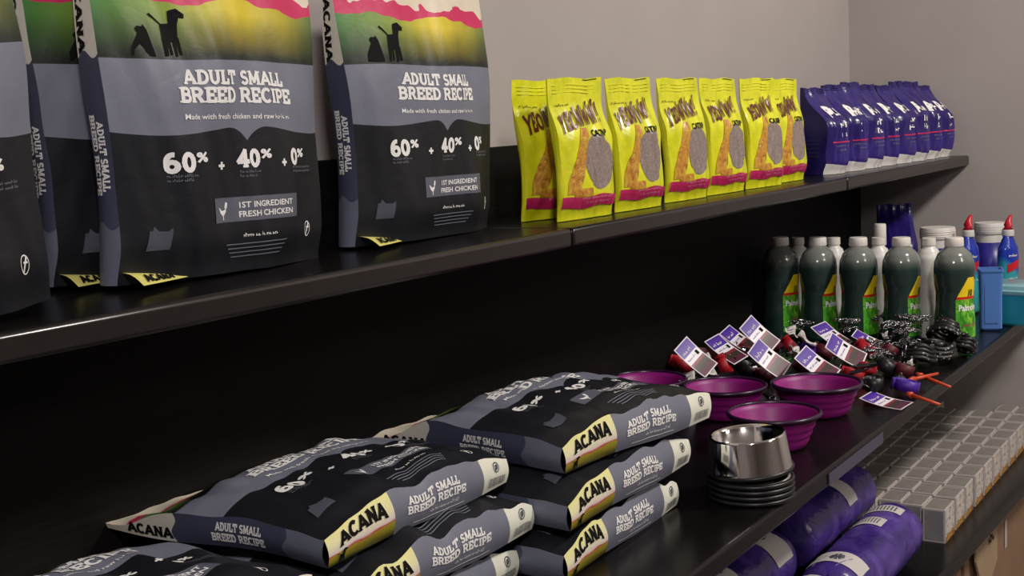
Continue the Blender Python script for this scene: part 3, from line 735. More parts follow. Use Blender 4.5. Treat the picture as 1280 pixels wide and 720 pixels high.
def toilet_bottle(loc, yaw, label):
    root = thing('toilet_cleaner_bottle', label, 'bottle', loc, (0, 0, yaw), 'blue toilet cleaner bottles with red caps')
    P = [(.028, 0), (.033, .005), (.034, .05), (.033, .12), (.034, .16), (.032, .19), (.022, .215), (.017, .224), (.0165, .232)]
    n = NT('cleaner_bottle_print'); n.set(.25, coat=.2)
    sx = n.n('ShaderNodeSeparateXYZ'); n.l(n.obj(), sx.inputs[0])
    n.base(n.ramp(n.math('ADD', sx.outputs[2], n.math('MULTIPLY', sx.outputs[0], .8)), [(0, srgb(60, 170, 165)), (.115, srgb(50, 150, 165)), (.14, srgb(26, 56, 168)), (.3, srgb(24, 44, 150))]))
    G().lathe(smooth_prof(P, 30), 28, 1.15, .8).build('bottle', n.m, root)
    G().lathe([(.0175, .230), (.0185, .233), (.0175, .248), (.015, .2505)], 24).build('neck_collar', MAT['white_plastic'], root, auto=True)
    # bent red spout cap
    vs = G(); pts = [(0, 0, .2505), (0, 0, .262), (.003, 0, .274), (.009, 0, .285), (.014, 0, .292)]
    vs.tube(pts, [.0165, .0135, .0095, .006, .0045], 16).build('spout_cap', MAT['red_plastic'], root, label='red angled spout cap')
    def fn(x, y):
        a = math.radians(-105) + x / .036; return Vector((.0345 * 1.15 * math.cos(a), .0345 * .8 * math.sin(a), y + .0))
    decal([[(-.02, .12), (.022, .135), (.022, .16), (-.02, .145)]], fn, 'red_flash', MAT['red_plastic'], root, .0012)
    decal(scrawl(-.016, .168, .010, .034, 6) + scrawl(-.016, .10, .006, .034, 7), fn, 'lettering', MAT['ink_white'], root, .0014)
    return root
p1 = at(1210, 270, x=3.62); tb = toilet_bottle((p1.x, p1.y, ZM + .001), -.4, 'blue toilet cleaner bottle with red cap, left of the white-lidded jar')
tb.scale = [(p1.z - ZM) / .292] * 3
p2 = at(1260, 270, x=3.70); tb = toilet_bottle((p2.x, p2.y, ZM + .001), -.4, 'blue toilet cleaner bottle with red cap above the turquoise tub')
tb.scale = [(p2.z - ZM) / .292] * 3
MAT['jar_label'] = mat('violet_blue_label', srgb(44, 40, 132), .35, noise=.2, scale=30)
def jar(loc, r, h, label, lidc, name='tub'):
    root = thing('lidded_jar', label, 'jar', loc, group='wide jars standing at the side wall')
    G().lathe([(r * .92, 0), (r, .006), (r, h - .012), (r * .95, h)], 32).build('jar', MAT['white_plastic'], root, auto=True)
    G().lathe([(r * 1.004, h * .12), (r * 1.006, h * .12), (r * 1.006, h * .86), (r * 1.004, h * .86)], 32, caps=False).build('label', MAT['jar_label'], root)
    g = G().lathe([(r * 1.05, h - .005), (r * 1.07, h - .003), (r * 1.07, h + .02), (r * 1.02, h + .026), (0, h + .0262)], 40)
    for k in range(3): g.lathe([(r * 1.07, h + .001 + .006 * k), (r * 1.085, h + .003 + .006 * k), (r * 1.07, h + .005 + .006 * k)], 40, caps=False)
    g.build('lid', lidc, root, auto=True, label='ridged pale screw lid')
    return root
q = at(1238, 281, x=3.84); jar((3.84, q.y, ZM + .001), .042, q.z - ZM - .02, 'wide jar with white ridged lid between the two red-capped bottles', MAT['white_plastic'])
q = at(1172, 287, x=3.66); jar((3.66, q.y, ZM + .001), .045, q.z - ZM - .02, 'wide jar with pale lid behind the front green bottle', MAT['cap'])
# purple bag behind, dark red bottle
q = at(1122, 262, x=3.82); purple_bag(3.85, q.y + .02, math.radians(-62), 77, 'tall purple bag standing behind the green bottles against the side wall', z=ZM, W=.105, H=.285, D=.11, group='single purple bag on the middle shelf')
def spray(loc):
    root = thing('spray_bottle', 'dark red bottle with grey-white trigger cap behind the green bottles', 'bottle', loc)
    G().lathe(smooth_prof([(.026, 0), (.03, .005), (.03, .12), (.03, .16), (.026, .185), (.013, .205), (.012, .21)], 24), 24).build('bottle', mat('dark_red_plastic', srgb(86, 26, 34), .25), root)
    G().lathe([(.0155, .208), (.0165, .21), (.016, .262), (.0145, .266), (0, .2662)], 20).build('trigger_cap', MAT['cap'], root, auto=True)
    def fn(x, y): a = math.radians(-160) + x / .03; return Vector((.0302 * math.cos(a), .0302 * math.sin(a), y))
    decal(rect(-.02, .10, .02, .15, 6), fn, 'label', MAT['white_plastic'], root, .0008)
q = at(1100, 290, x=3.42); spray((3.42, q.y, ZM + .001))
# blue translucent container and turquoise tub
MAT['blue_clear'] = mat('translucent_blue_plastic', srgb(96, 146, 220), .2, trans=.25)
MAT['turq'] = mat('turquoise_plastic', srgb(50, 168, 196), .25, trans=.15)
q = at(1238, 412, z=ZM)
root = thing('blue_container', 'tall translucent blue container beside the front green bottle', 'container', (q.x, q.y, ZM + .001), (0, 0, math.radians(18)))
def rbox(hw, hd, r, z, n=5):
    out = []
    for cx, cy, a in ((hw - r, hd - r, 0), (-hw + r, hd - r, 90), (-hw + r, -hd + r, 180), (hw - r, -hd + r, 270)):
        for i in range(n + 1):
            t = math.radians(a + 90 * i / n); out.append((cx + r * math.cos(t), cy + r * math.sin(t), z))
    return out
def loft(g, rings, cap0=True, cap1=True):
    n = len(rings[0]); vs = sum(rings, []); fs = []
    for j in range(len(rings) - 1):
        for i in range(n): k = (i + 1) % n; fs.append((j * n + i, j * n + k, (j + 1) * n + k, (j + 1) * n + i))
    if cap0: fs.append(tuple(range(n))[::-1])
    if cap1: fs.append(tuple((len(rings) - 1) * n + i for i in range(n)))
    return g.add(vs, fs)
g = G(); loft(g, [rbox(.020, .020, .006, 0), rbox(.0235, .0235, .007, .004), rbox(.028, .028, .007, .15), rbox(.030, .030, .007, .151), rbox(.030, .030, .007, .157), rbox(.0262, .0262, .006, .157), rbox(.026, .026, .006, .006)], True, True)
g.build('container', MAT['blue_clear'], root, auto=True)
g = G()
for sx in (-1, 1): g.box(sx * .0262 - .0015, sx * .0262 + .0015, -.016, .016, .02, .145)
g.build('rib', MAT['blue_clear'], root, smooth=False)
q = at(1274, 404, z=ZM)
root = thing('turquoise_tub', 'turquoise rectangular tub with clear lid at the right picture edge', 'container', (q.x, q.y + .005, ZM + .001), (0, 0, math.radians(-8)))
g = G(); loft(g, [rbox(.05, .05, .014, 0), rbox(.056, .056, .015, .006), rbox(.066, .066, .015, .082)]); g.build('tub', MAT['turq'], root, auto=True)
g = G(); loft(g, [rbox(.069, .069, .015, .0825), rbox(.07, .07, .015, .084), rbox(.07, .07, .015, .092), rbox(.064, .064, .014, .094), rbox(.062, .062, .014, .104), rbox(.058, .058, .013, .107)])
g.build('lid', mat('pale_aqua_lid', srgb(150, 200, 206), .25, trans=.2), root, auto=True, label='pale clear lid')

# ------------------------------------------------------------------ bowls
MAT['steel'] = mat('brushed_steel', (.80, .78, .77, 1), .10, 1.0, bump=.12, bscale=14)
MAT['rubber'] = mat('black_rubber', srgb(26, 25, 27), .4)
MAT['magenta'] = mat('magenta_silicone', srgb(136, 18, 112), .45, noise=.1, scale=10)
MAT['rim'] = mat('dark_plum_rim', srgb(46, 20, 48), .3)
def coll_bowl(cx, cy, z, R, label, tilt=(0, 0), H=.06):
    root = thing('collapsible_bowl', label, 'bowl', (cx, cy, z + .001), (tilt[0], tilt[1], 0), 'purple collapsible bowls')
    prof = [(0, .002), (R * .62, .0), (R * .66, .004)]
    for k in range(4):                                 # ribbed folding wall
        a = R * (.68 + .065 * k); z0 = .004 + (H - .008) * (k + .25) / 4
        prof += [(a, z0), (a + R * .045, z0 + .006), (a + R * .04, z0 + .010)]
    prof += [(R * .95, H - .002), (R * .93, H - .002)]
    for k in reversed(range(4)):
        a = R * (.66 + .065 * k); z0 = .006 + (H - .008) * (k + .25) / 4
        prof += [(a + R * .02, z0 + .009), (a, z0 + .001)]
    prof += [(R * .6, .005), (0, .005)]
    G().lathe(prof, 44, caps=False).build('basin', MAT['magenta'], root)
    rr = [(R * .93, H - .004), (R * .97, H - .006), (R * 1.0, H - .003), (R * 1.0, H), (R * .96, H + .003), (R * .92, H + .001), (R * .93, H - .004)]
    G().lathe(rr, 44, caps=False).build('rim', MAT['rim'], root, label='dark plum rim')
    return root
coll_bowl(2.345, .818, ZM, .088, 'purple collapsible bowl on the right, its pink inside showing')
coll_bowl(2.085, .805, ZM, .083, 'purple collapsible bowl in front, right behind the steel bowl')
coll_bowl(2.262, .972, ZM, .082, 'purple collapsible bowl behind the top dog food bag\'s white corner')
coll_bowl(2.31, 1.165, ZM, .085, 'purple collapsible bowl farthest back, half hidden by the dog food bag', H=.05)
bx, by = 1.792, .732
def dog_bowl(z, top, label, tilt=(0, 0)):
    root = thing('steel_bowl', label, 'bowl', (bx, by, z), (tilt[0], tilt[1], 0), 'stack of steel bowls with rubber rings')
    R0, R1, H = .0645, .0555, .056
    prof = [(R1 - .010, .012), (R1 - .006, H - .004), (R1 - .002, H), (R1 + .0015, H + .001), (R1 + .003, H - .002), (R0 - .001, .008), (R0, .005)]
    if top:
        inner = [(0, .012), (R1 - .018, .013)] + prof
        # wall rippled to put striped lamp reflections into the shape
        vs = G(); vs.lathe(inner, 112, caps=False)
        vs.v = [(x * (1 + .016 * math.cos(14 * math.atan2(y, x)) * (1 if .012 < z < H - .004 else 0)), y * (1 + .016 * math.cos(14 * math.atan2(y, x)) * (1 if .012 < z < H - .004 else 0)), z) for x, y, z in vs.v]; vs.build('bowl', MAT['steel'], root)
    else:
        G().lathe([(R0 - .008, .008), (R0 - .005, .0075), (R0 - .0035, .0052)], 48, caps=False).build('bowl', MAT['steel'], root)
    G().lathe([(R0 - .006, -.001), (R0 + .0015, -.001), (R0 + .0025, .002), (R0 + .0015, .0052), (R0 - .004, .0055), (R0 - .006, -.001)], 48, caps=False).build('rubber_ring', MAT['rubber'], root)
for k in range(4): dog_bowl(ZM + .0025 + .0085 * k, False, 'nested steel bowl with black rubber ring, %s from the shelf under the shiny top bowl' % ords[k])
dog_bowl(ZM + .0025 + .0085 * 4 + .0055, True, 'shiny stainless steel bowl on top of the nested stack', (math.radians(-3.5), math.radians(-2.5)))

# ------------------------------------------------------------------ collars, toys and header cards heaped by the bottles
def m_card():
    n = NT('header_card_print'); n.set(.35); u, v, uv = n.uv()
    c = n.ramp(v, [(0, srgb(226, 220, 222)), (.03, srgb(90, 40, 60)), (.2, srgb(60, 50, 40)), (.36, srgb(130, 40, 60)), (.44, srgb(236, 232, 236)), (.66, srgb(84, 50, 160)), (.9, srgb(70, 40, 150)), (.97, srgb(226, 220, 230))], 'CONSTANT')
    e = n.math('GREATER_THAN', n.math('ABSOLUTE', n.math('SUBTRACT', u, .5)), .455)
    n.base(n.mix(e, n.mix(.0, c, c), srgb(226, 214, 222))); return n.m
MAT['card'] = m_card()
MAT['card_back'] = mat('plain_card', srgb(206, 200, 196), .6)
MAT['violet_ink'] = mat('violet_ink', srgb(90, 56, 160), .5)
MAT['red_nylon'] = mat('red_nylon', srgb(170, 20, 34), .5, noise=.2, scale=120, bump=.3, bscale=400)
MAT['dark_red'] = mat('maroon_nylon', srgb(86, 18, 34), .55, noise=.2, scale=120)
MAT['orange'] = mat('orange_plastic', srgb(200, 72, 36), .4)
MAT['green_cord'] = mat('green_cord', srgb(50, 110, 50), .5)
MAT['violet_nylon'] = mat('violet_nylon', srgb(70, 30, 150), .5, noise=.2, scale=100)
def m_rope():
    n = NT('black_rope_with_white_flecks'); n.set(.45)
    x = n.n('ShaderNodeTexVoronoi'); x.inputs['Scale'].default_value = 95; n.l(n.obj(), x.inputs['Vector'])
    n.base(n.ramp(x.outputs['Distance'], [(.0, srgb(190, 186, 180)), (.19, srgb(150, 146, 142)), (.25, srgb(18, 17, 19))])); return n.m
MAT['rope'] = m_rope()
MAT['chain'] = mat('chain_steel', (.36, .36, .37, 1), .2, 1.0)
def card(px, py, z, yaw, pitch, roll, label, w=.055, h=.088):
    p = at(px, py, z=z)
    root = thing('header_card', label, 'tag', p, group='purple printed cards in the heap of collars')
    root.rotation_euler = (Matrix.Rotation(math.radians(yaw), 3, 'Z') @ Matrix.Rotation(math.radians(pitch), 3, 'X') @ Matrix.Rotation(math.radians(roll), 3, 'Y')).to_euler()
    fn = lambda u, v: Vector(((u - .5) * w, .004 * math.sin(PI * v) , (v - .5) * h))
    G().grid(fn, 4, 6).build('printed_face', MAT['card'], root)
    G().grid(lambda u, v: fn(u, v) + Vector((0, .0008, 0)), 4, 6, flip=True).build('card_back', MAT['card_back'], root)
    f2 = lambda x, y: fn(x / w + .5, y / h + .5)
    decal(scrawl(-w * .34, h * .22, h * .1, w * .62, int(px)), f2, 'lettering', MAT['ink_white'], root, .0006)
    decal(scrawl(-w * .38, h * .03, h * .06, w * .56, int(py)), f2, 'lettering', MAT['violet_ink'], root, .0006)
    decal([[(w * .22, h * .0), (w * .36, h * .0), (w * .36, h * .12), (w * .22, h * .12)]], f2, 'picture', MAT['ink_black'], root, .0006)
cards = [(870, 446, .985, -30, -38, -32, 'purple card at the left of the collar heap, above the folded white paper'),
         (950, 418, .995, -34, -36, -34, 'purple and white card standing highest in the collar heap'),
         (962, 448, .98, -32, -38, -36, 'purple and white card just below the highest one'),
         (1022, 455, .97, -34, -48, -32, 'purple card with white strip above the right purple bowl'),
         (1058, 438, .98, -30, -44, -40, 'purple card with long white edge before the middle green bottle'),
         (908, 436, .975, -30, -56, -20, 'flat lying violet card beside the red collar coils'),
         (925, 424, .97, -26, -55, -26, 'violet card half under the highest card, on its left'),
         (1040, 418, .97, -34, -60, -16, 'violet card in the shade before the second green bottle'),
         (1090, 425, .96, -14, -66, -20, 'dim violet card among the chains before the fourth green bottle'),
         (1108, 500, .925, -40, -80, -30, 'white card lying at the front edge of the collar heap')]
for a in cards: card(*a)
def strap_coil(name, px, py, z, R, turns, wdt, m, label, cat, group, rot=(0, 0, 0), th=.0016):
    p = at(px, py, z=z); g = G(); pts = []; n = int(turns * 22)
    root = thing(name, label, cat, p, [math.radians(r) for r in rot], group)
    for i in range(n + 1):
        a = 2 * PI * i / 22; r = R * (.45 + .55 * i / n) + random.uniform(-.0006, .0006); pts.append((r * math.cos(a), r * math.sin(a)))
    def fn(u, v):
        k = u * n; i = min(int(k), n - 1); f = k - i; a, b = pts[i], pts[i + 1]
        return Vector((a[0] + (b[0] - a[0]) * f, a[1] + (b[1] - a[1]) * f, (v - .5) * wdt))
    g.grid(fn, n, 2)
    o = g.build('strap', m, root); so = o.modifiers.new('solid', 'SOLIDIFY'); so.thickness = th
    G().box(R - .004, R + .006, -.009, .009, -wdt * .6, wdt * .6).build('buckle', MAT['rubber'], root, smooth=False, bevel=.0015)
    tt = G().tube([(R + .004 + .005 * math.cos(a), 0, wdt * .7 + .005 * math.sin(a)) for a in [2 * PI * i / 12 for i in range(12)]], .0009, 6, True)
    tt.build('ring', MAT['chain'], root)
    return root
grp = 'coiled collars in the heap'
coils = [(852, 455, .945, .030, 'red_nylon', (20, 10, 0), 'dark red collar coil left of the folded white paper'),
         (905, 456, .945, .026, 'red_nylon', (60, -20, 30), 'bright red collar coil right of the folded white paper'),
         (930, 440, .94, .030, 'dark_red', (35, 10, 60), 'maroon collar coil between the purple cards'),
         (988, 432, .96, .024, 'red_nylon', (50, 20, 10), 'red collar coil under the white tags at the heap\'s middle'),
         (1003, 458, .945, .022, 'dark_red', (20, 30, 0), 'maroon collar coil behind the right purple bowl'),
         (1082, 437, .955, .028, 'red_nylon', (40, -10, 20), 'big bright red collar coil in front of the fourth green bottle'),
         (1112, 438, .95, .020, 'dark_red', (30, 20, 20), 'small dull red collar coil beside the big bright red one'),
         (1066, 468, .935, .026, 'red_nylon', (15, 10, 0), 'red collar coil at the right corner of the right purple bowl'),
         (1092, 480, .945, .022, 'rubber', (0, 0, 0), 'black collar coil standing upright near the shelf front'),
         (1133, 482, .937, .030, 'violet_nylon', (12, 0, 40), 'violet collar coil by the orange sticks'),
         (955, 468, .93, .026, 'dark_red', (5, 5, 0), 'low maroon collar coil behind the purple bowls'),
         (820, 462, .925, .024, 'rubber', (10, 0, 0), 'black collar coil at the far left of the heap'),
         (965, 428, .95, .028, 'dark_red', (30, 20, 0), 'maroon collar coil behind the highest purple card'),
         (1030, 440, .945, .026, 'dark_red', (40, 10, 40), 'maroon collar coil right of the second crumpled white tag'),
         (1040, 470, .94, .022, 'rubber', (30, 0, 0), 'black collar coil behind the right purple bowl'),
         (1108, 458, .94, .026, 'rubber', (30, 10, 10), 'black collar coil between the red coil and rope coils'),
         (1130, 462, .935, .024, 'dark_red', (15, 10, 10), 'maroon collar coil behind the orange sticks'),
         (880, 446, .935, .026, 'dark_red', (20, -10, 0), 'maroon collar coil under the leftmost purple card'),
         (935, 462, .93, .024, 'rubber', (20, 0, 0), 'black collar coil behind the left purple bowls'),
         (1085, 462, .94, .022, 'red_nylon', (30, 0, 90), 'small red collar coil behind the upright black one'),
         (1010, 438, .95, .020, 'violet_nylon', (35, 0, 0), 'violet collar coil in the middle of the heap')]
for px, py, z, R, mm, rot, lb in coils: strap_coil('collar_coil', px, py, z, R, 2.3, .022 if mm != 'rubber' else .026, MAT[mm], lb, 'collar', grp, rot)
def chain(px, py, z, seed, label, n=64, spread=.034):
    p = at(px, py, z=z); r = random.Random(seed)
    root = thing('chain_collar', label, 'collar', p, group='steel chain collars in the heap')
    g = G(); a = r.uniform(0, 6); rad_ = .01; P = Vector((0, 0, 0)); d = Vector((1, 0, 0))
    for k in range(n):
        a += r.uniform(-.9, .9) + .25; P = P + Vector((math.cos(a), math.sin(a), r.uniform(-.5, .5))) * .0075
        if math.hypot(P.x, P.y) > spread: P.x *= .6; P.y *= .6; a += 2.2
        P.z = max(-.012, min(.035, P.z + .001))
        t = r.uniform(0, 3); ax = Vector((math.cos(a), math.sin(a), 0)); up = Vector((-math.sin(a) * math.cos(t), math.cos(a) * math.cos(t), math.sin(t)))
        g.tube([P + ax * .0062 * math.cos(q) + up * .0038 * math.sin(q) for q in [2 * PI * i / 9 for i in range(9)]], .0011, 5, True)
    g.build('links', MAT['chain'], root)
    g = G().tube([(.012 + .009 * math.cos(q), .0, .02 + .009 * math.sin(q)) for q in [2 * PI * i / 14 for i in range(14)]], .0013, 6, True); g.build('ring', MAT['chain'], root)
for k, (px, py, z, lb) in enumerate(((893, 404, .935, 'steel chain collar at the dim left back of the heap'), (925, 395, .94, 'steel chain collar behind the highest purple card'),
        (1040, 408, .94, 'shiny chain collar in front of the second green bottle'), (1068, 405, .945, 'shiny chain collar in front of the middle green bottle'),
        (1092, 412, .945, 'shiny chain collar left of the fourth green bottle\'s foot'), (1118, 410, .945, 'shiny chain collar before the fourth green bottle'),
        (1140, 402, .95, 'bright chain collar beside the rope coil, highest of the chains'), (1130, 432, .955, 'chain collar lying left of the black rope coil'), (1000, 420, .95, 'dim chain collar behind the white tags'),
        (905, 412, .94, 'steel chain collar above the flat violet card'), (940, 401, .935, 'dim steel chain collar in front of the last green bottle'), (975, 406, .935, 'dim steel chain collar left of the second-last green bottle'),
        (1010, 410, .935, 'steel chain collar below the fourth green bottle from the front'), (1028, 400, .945, 'chain collar leaning on the fourth green bottle from the front'), (1055, 418, .955, 'chain collar behind the long white-edged card'),
        (1080, 404, .95, 'chain collar piled against the middle green bottle'), (1105, 404, .95, 'chain collar piled between the middle and second green bottles'), (1130, 412, .955, 'chain collar at the second green bottle\'s foot'), (1120, 422, .95, 'chain collar above the small dull red coil'),
        (1150, 415, .96, 'chain collar tucked behind the upper rope coil'), (1098, 448, .945, 'chain collar trailing right of the big bright red coil'))):
    chain(px, py, z, 90 + k, lb)
# rope leashes: coils of speckled rope
def rope(px, py, z, R, k, label, rot=(0, 0, 0), r=.0062):
    p = at(px, py, z=z); root = thing('rope_leash', label, 'leash', p, [math.radians(q) for q in rot], 'black rope leashes with white flecks')
    rr = random.Random(k); pts = []
    for i in range(int(3.6 * 26)):
        a = 2 * PI * i / 26; t = i / 26; pts.append(((R - .0035 * t) * math.cos(a), (R * .8 - .003 * t) * math.sin(a), .009 * t + .003 * math.sin(3 * a + k)))
    G().tube(pts, r, 8).build('rope', MAT['rope'], root)
    G().tube([(R + .004, .012 * math.cos(q), .014 + .016 * math.sin(q)) for q in [2 * PI * i / 14 for i in range(14)]], .0022, 6, True).build('clasp', MAT['chain'], root)
rope(1172, 445, .930, .05, 1, 'large black rope leash coil with white flecks at the heap\'s right end', (6, 4, 20))
rope(1180, 420, .955, .038, 2, 'upper black rope leash coil against the front green bottle', (35, 10, 70))
rope(1205, 437, .932, .030, 3, 'black rope leash coil hanging toward the shelf\'s front edge', (20, 20, 0))
rope(1150, 450, .932, .034, 4, 'black rope leash coil left of the large one', (10, -12, 120))
def stick(a, b, label):
    P, Q = at(*a[:2], z=a[2]), at(*b[:2], z=b[2])
    root = thing('orange_stick', label, 'toy', P, group='orange sticks poking over the shelf edge'); Q = Q - P
    g = G(); g.tube([(0, 0, 0), Q * .5, Q], [.0042, .0036, .0030], 10); g.build('shaft', MAT['orange'], root)
    g = G(); g.tube([Q * .0, Q * -.18], [.0065, .004], 10); g.build('grip', MAT['orange'], root)
stick((1152, 470, .935), (1188, 484, .926), 'upper orange stick poking over the shelf\'s front edge')
stick((1140, 494, .932), (1175, 506, .922), 'lower orange stick poking over the shelf\'s front edge')
stick((1142, 474, .94), (1172, 467, .936), 'short orange stick lying behind the two others')
# white paper tags
def paper(px, py, z, w, h, rot, label):
    p = at(px, py, z=z); root = thing('white_tag', label, 'tag', p, [math.radians(r) for r in rot], 'white paper tags in the heap')
    fn = lambda u, v: Vector(((u - .5) * w, (v - .5) * h, .006 * math.sin(u * 5 + v * 3) + .004 * math.cos(v * 7)))
    o = G().grid(fn, 8, 8).build('paper', MAT['card_back'], root); o.modifiers.new('s', 'SOLIDIFY').thickness = .0007
    f2 = lambda x, y: fn(x / w + .5, y / h + .5)
    q = []
    for k in range(4): q += rect(-w * .3, h * (.25 - .13 * k), w * .3, h * (.28 - .13 * k), 5)
    q += ring(0, h * .4, .0016, .001, 8)
    decal(q, f2, 'small_print', MAT['ink_dim'], root, .0011)
paper(880, 458, .96, .04, .055, (40, -10, -50), 'white folded paper tag standing up behind the left purple bowl')
paper(858, 474, .955, .035, .05, (15, 5, -60), 'grey-white tag lying over the corner of the dog food bag')
paper(822, 448, .94, .03, .035, (20, 10, 30), 'small pale tag at the far left end of the heap')
paper(808, 472, .93, .03, .03, (30, 0, 0), 'tiny white tag peeking over the top dog food bag')
paper(988, 415, .985, .032, .03, (40, 10, -30), 'crumpled white tag above the red coil in the heap\'s middle')
paper(995, 440, .975, .034, .03, (35, 20, -10), 'second crumpled white tag below the other, above green cord')
paper(1008, 425, .975, .02, .045, (40, -20, 10), 'narrow white tag left of the long white-edged card')
paper(1064, 455, .95, .026, .022, (25, 0, 0), 'round-cornered white tag over the red coil by the right bowl')
paper(1106, 420, .965, .016, .014, (40, 0, -30), 'tiny white tag on the big bright red coil')
paper(1136, 455, .94, .03, .008, (10, 0, -20), 'thin white strip left of the rope coils')
p = at(980, 458, z=.955); root = thing('green_cord', 'thin green cord looped between the cards above the purple bowls', 'cord', p)
G().tube([(.02 * math.cos(.5 * i) * (1 - i * .03), .016 * math.sin(.5 * i), .012 * math.sin(.9 * i) + .006) for i in range(20)], .0016, 6).build('cord', MAT['green_cord'], root)
# dark wiry filler of the heap: small plastic clips
MAT['clip'] = mat('black_clip_plastic', srgb(24, 23, 26), .3)
MAT['clear_clip'] = mat('smoky_clip_plastic', srgb(96, 94, 96), .15)
rr = random.Random(5)
clips = [(rr.uniform(2.42, 3.0), rr.uniform(.74, 1.2)) for _ in range(80)]
g = G().add([(-.015, -.006, 0), (.015, -.006, 0), (.015, .006, 0), (-.015, .006, 0), (-.013, -.005, .006), (.012, -.004, .007), (.012, .004, .007), (-.013, .005, .006)], [(3, 2, 1, 0), (4, 5, 6, 7), (0, 1, 5, 4), (1, 2, 6, 5), (2, 3, 7, 6), (3, 0, 4, 7)])
g.tube([(.018 + .006 * math.cos(q), .006 * math.sin(q), .004) for q in [2 * PI * i / 8 for i in range(8)]], .0016, 5, True, mi=1)
first = None
for k, (x, y) in enumerate(clips):
    if math.hypot(x - 2.345, y - .818) < .12: continue
    edge = 1 - min(1, abs(x - 2.72) / .34)
    z = ZM + .002 + rr.uniform(0, .05) * edge
    if first is None:
        first = g.build('collar_clip', [MAT['clip'], MAT['chain']], smooth=False); o = first
    else: o = first.copy(); C.objects.link(o)
    o.location = (x, y, z); o.rotation_euler = (rr.uniform(-.4, .4), rr.uniform(-.4, .4), rr.uniform(0, 6))
    tag(o, 'small black clip loose in the heap, ' + ('on its dark rear side' if y > 1.0 else 'near the purple bowls' if x < 2.7 else 'near the front green bottle'), 'clip',
        'black collar clips in the heap, ' + ('back' if y > 1.0 else 'bowl side' if x < 2.7 else 'bottle side'))

# ------------------------------------------------------------------ small boxes on the lower shelf
def m_cube():
    n = NT('carton_side_print'); n.set(.45); o = n.obj(); sx = n.n('ShaderNodeSeparateXYZ'); n.l(o, sx.inputs[0])
    c = n.ramp(n.noise(90, 3, o), [(.38, srgb(150, 130, 116)), (.48, srgb(206, 198, 190)), (.6, srgb(222, 214, 206)), (.72, srgb(120, 92, 84))])
    lo = n.ramp(n.noise(60, 2, o), [(.4, srgb(150, 70, 40)), (.6, srgb(196, 150, 60))])
    n.base(n.mix(n.math('LESS_THAN', n.math('ADD', sx.outputs[2], n.math('MULTIPLY', sx.outputs[0], -.1)), .012), c, lo)); return n.m
MAT['carton'] = mat('white_carton_edges', srgb(206, 198, 192), .5)
MAT['carton_top'] = mat('grey_carton_panel', srgb(140, 134, 128), .45, noise=.12, scale=70)
MAT['carton_end'] = mat('silver_grey_carton_end', srgb(150, 148, 148), .4, noise=.12, scale=40)
MAT['carton_side'] = m_cube()
BX, BY, BH = .084, .050, .078
def carton():
    g = G(); g.box(0, BX, 0, BY, 0, BH); i = .004; e = .0006
    g.add([(i, i * .7, BH + e), (BX - i, i * .7, BH + e), (BX - i, BY - i * .7, BH + e), (i, BY - i * .7, BH + e)], [(0, 1, 2, 3)], mi=1)
    g.add([(-e, BY - i, i), (-e, i, i), (-e, i, BH - i), (-e, BY - i, BH - i)], [(0, 1, 2, 3)], mi=2)
    g.add([(i, -e, i * .3), (BX - i, -e, i * .3), (BX - i, -e, BH - i), (i, -e, BH - i)], [(0, 1, 2, 3)], mi=3)
    o = g.build('small_carton', [MAT['carton'], MAT['carton_top'], MAT['carton_end'], MAT['carton_side']], smooth=False); return o
c0 = None
for r in range(7):
    for c in range(11):
        x = 2.886 + .1 * c + (r * .014) % .03 - (.1 if r % 4 == 3 else 0); y = .712 + .054 * r
        if x + BX > XR - .006: continue
        if c0 is None: c0 = carton(); o = c0
        else: o = c0.copy(); C.objects.link(o)
        o.location = (x + random.uniform(-.003, .003), y + random.uniform(-.0012, .0012), ZL + .0005); o.rotation_euler = (0, 0, math.radians(random.uniform(-1, 1)))
        tag(o, 'small grey carton, %s from the near end, %s' % (ords[c], 'in the row at the shelf front' if r == 0 else '%s row back from the shelf front' % ords[r]), 'box', 'small cartons packed on the lower shelf')

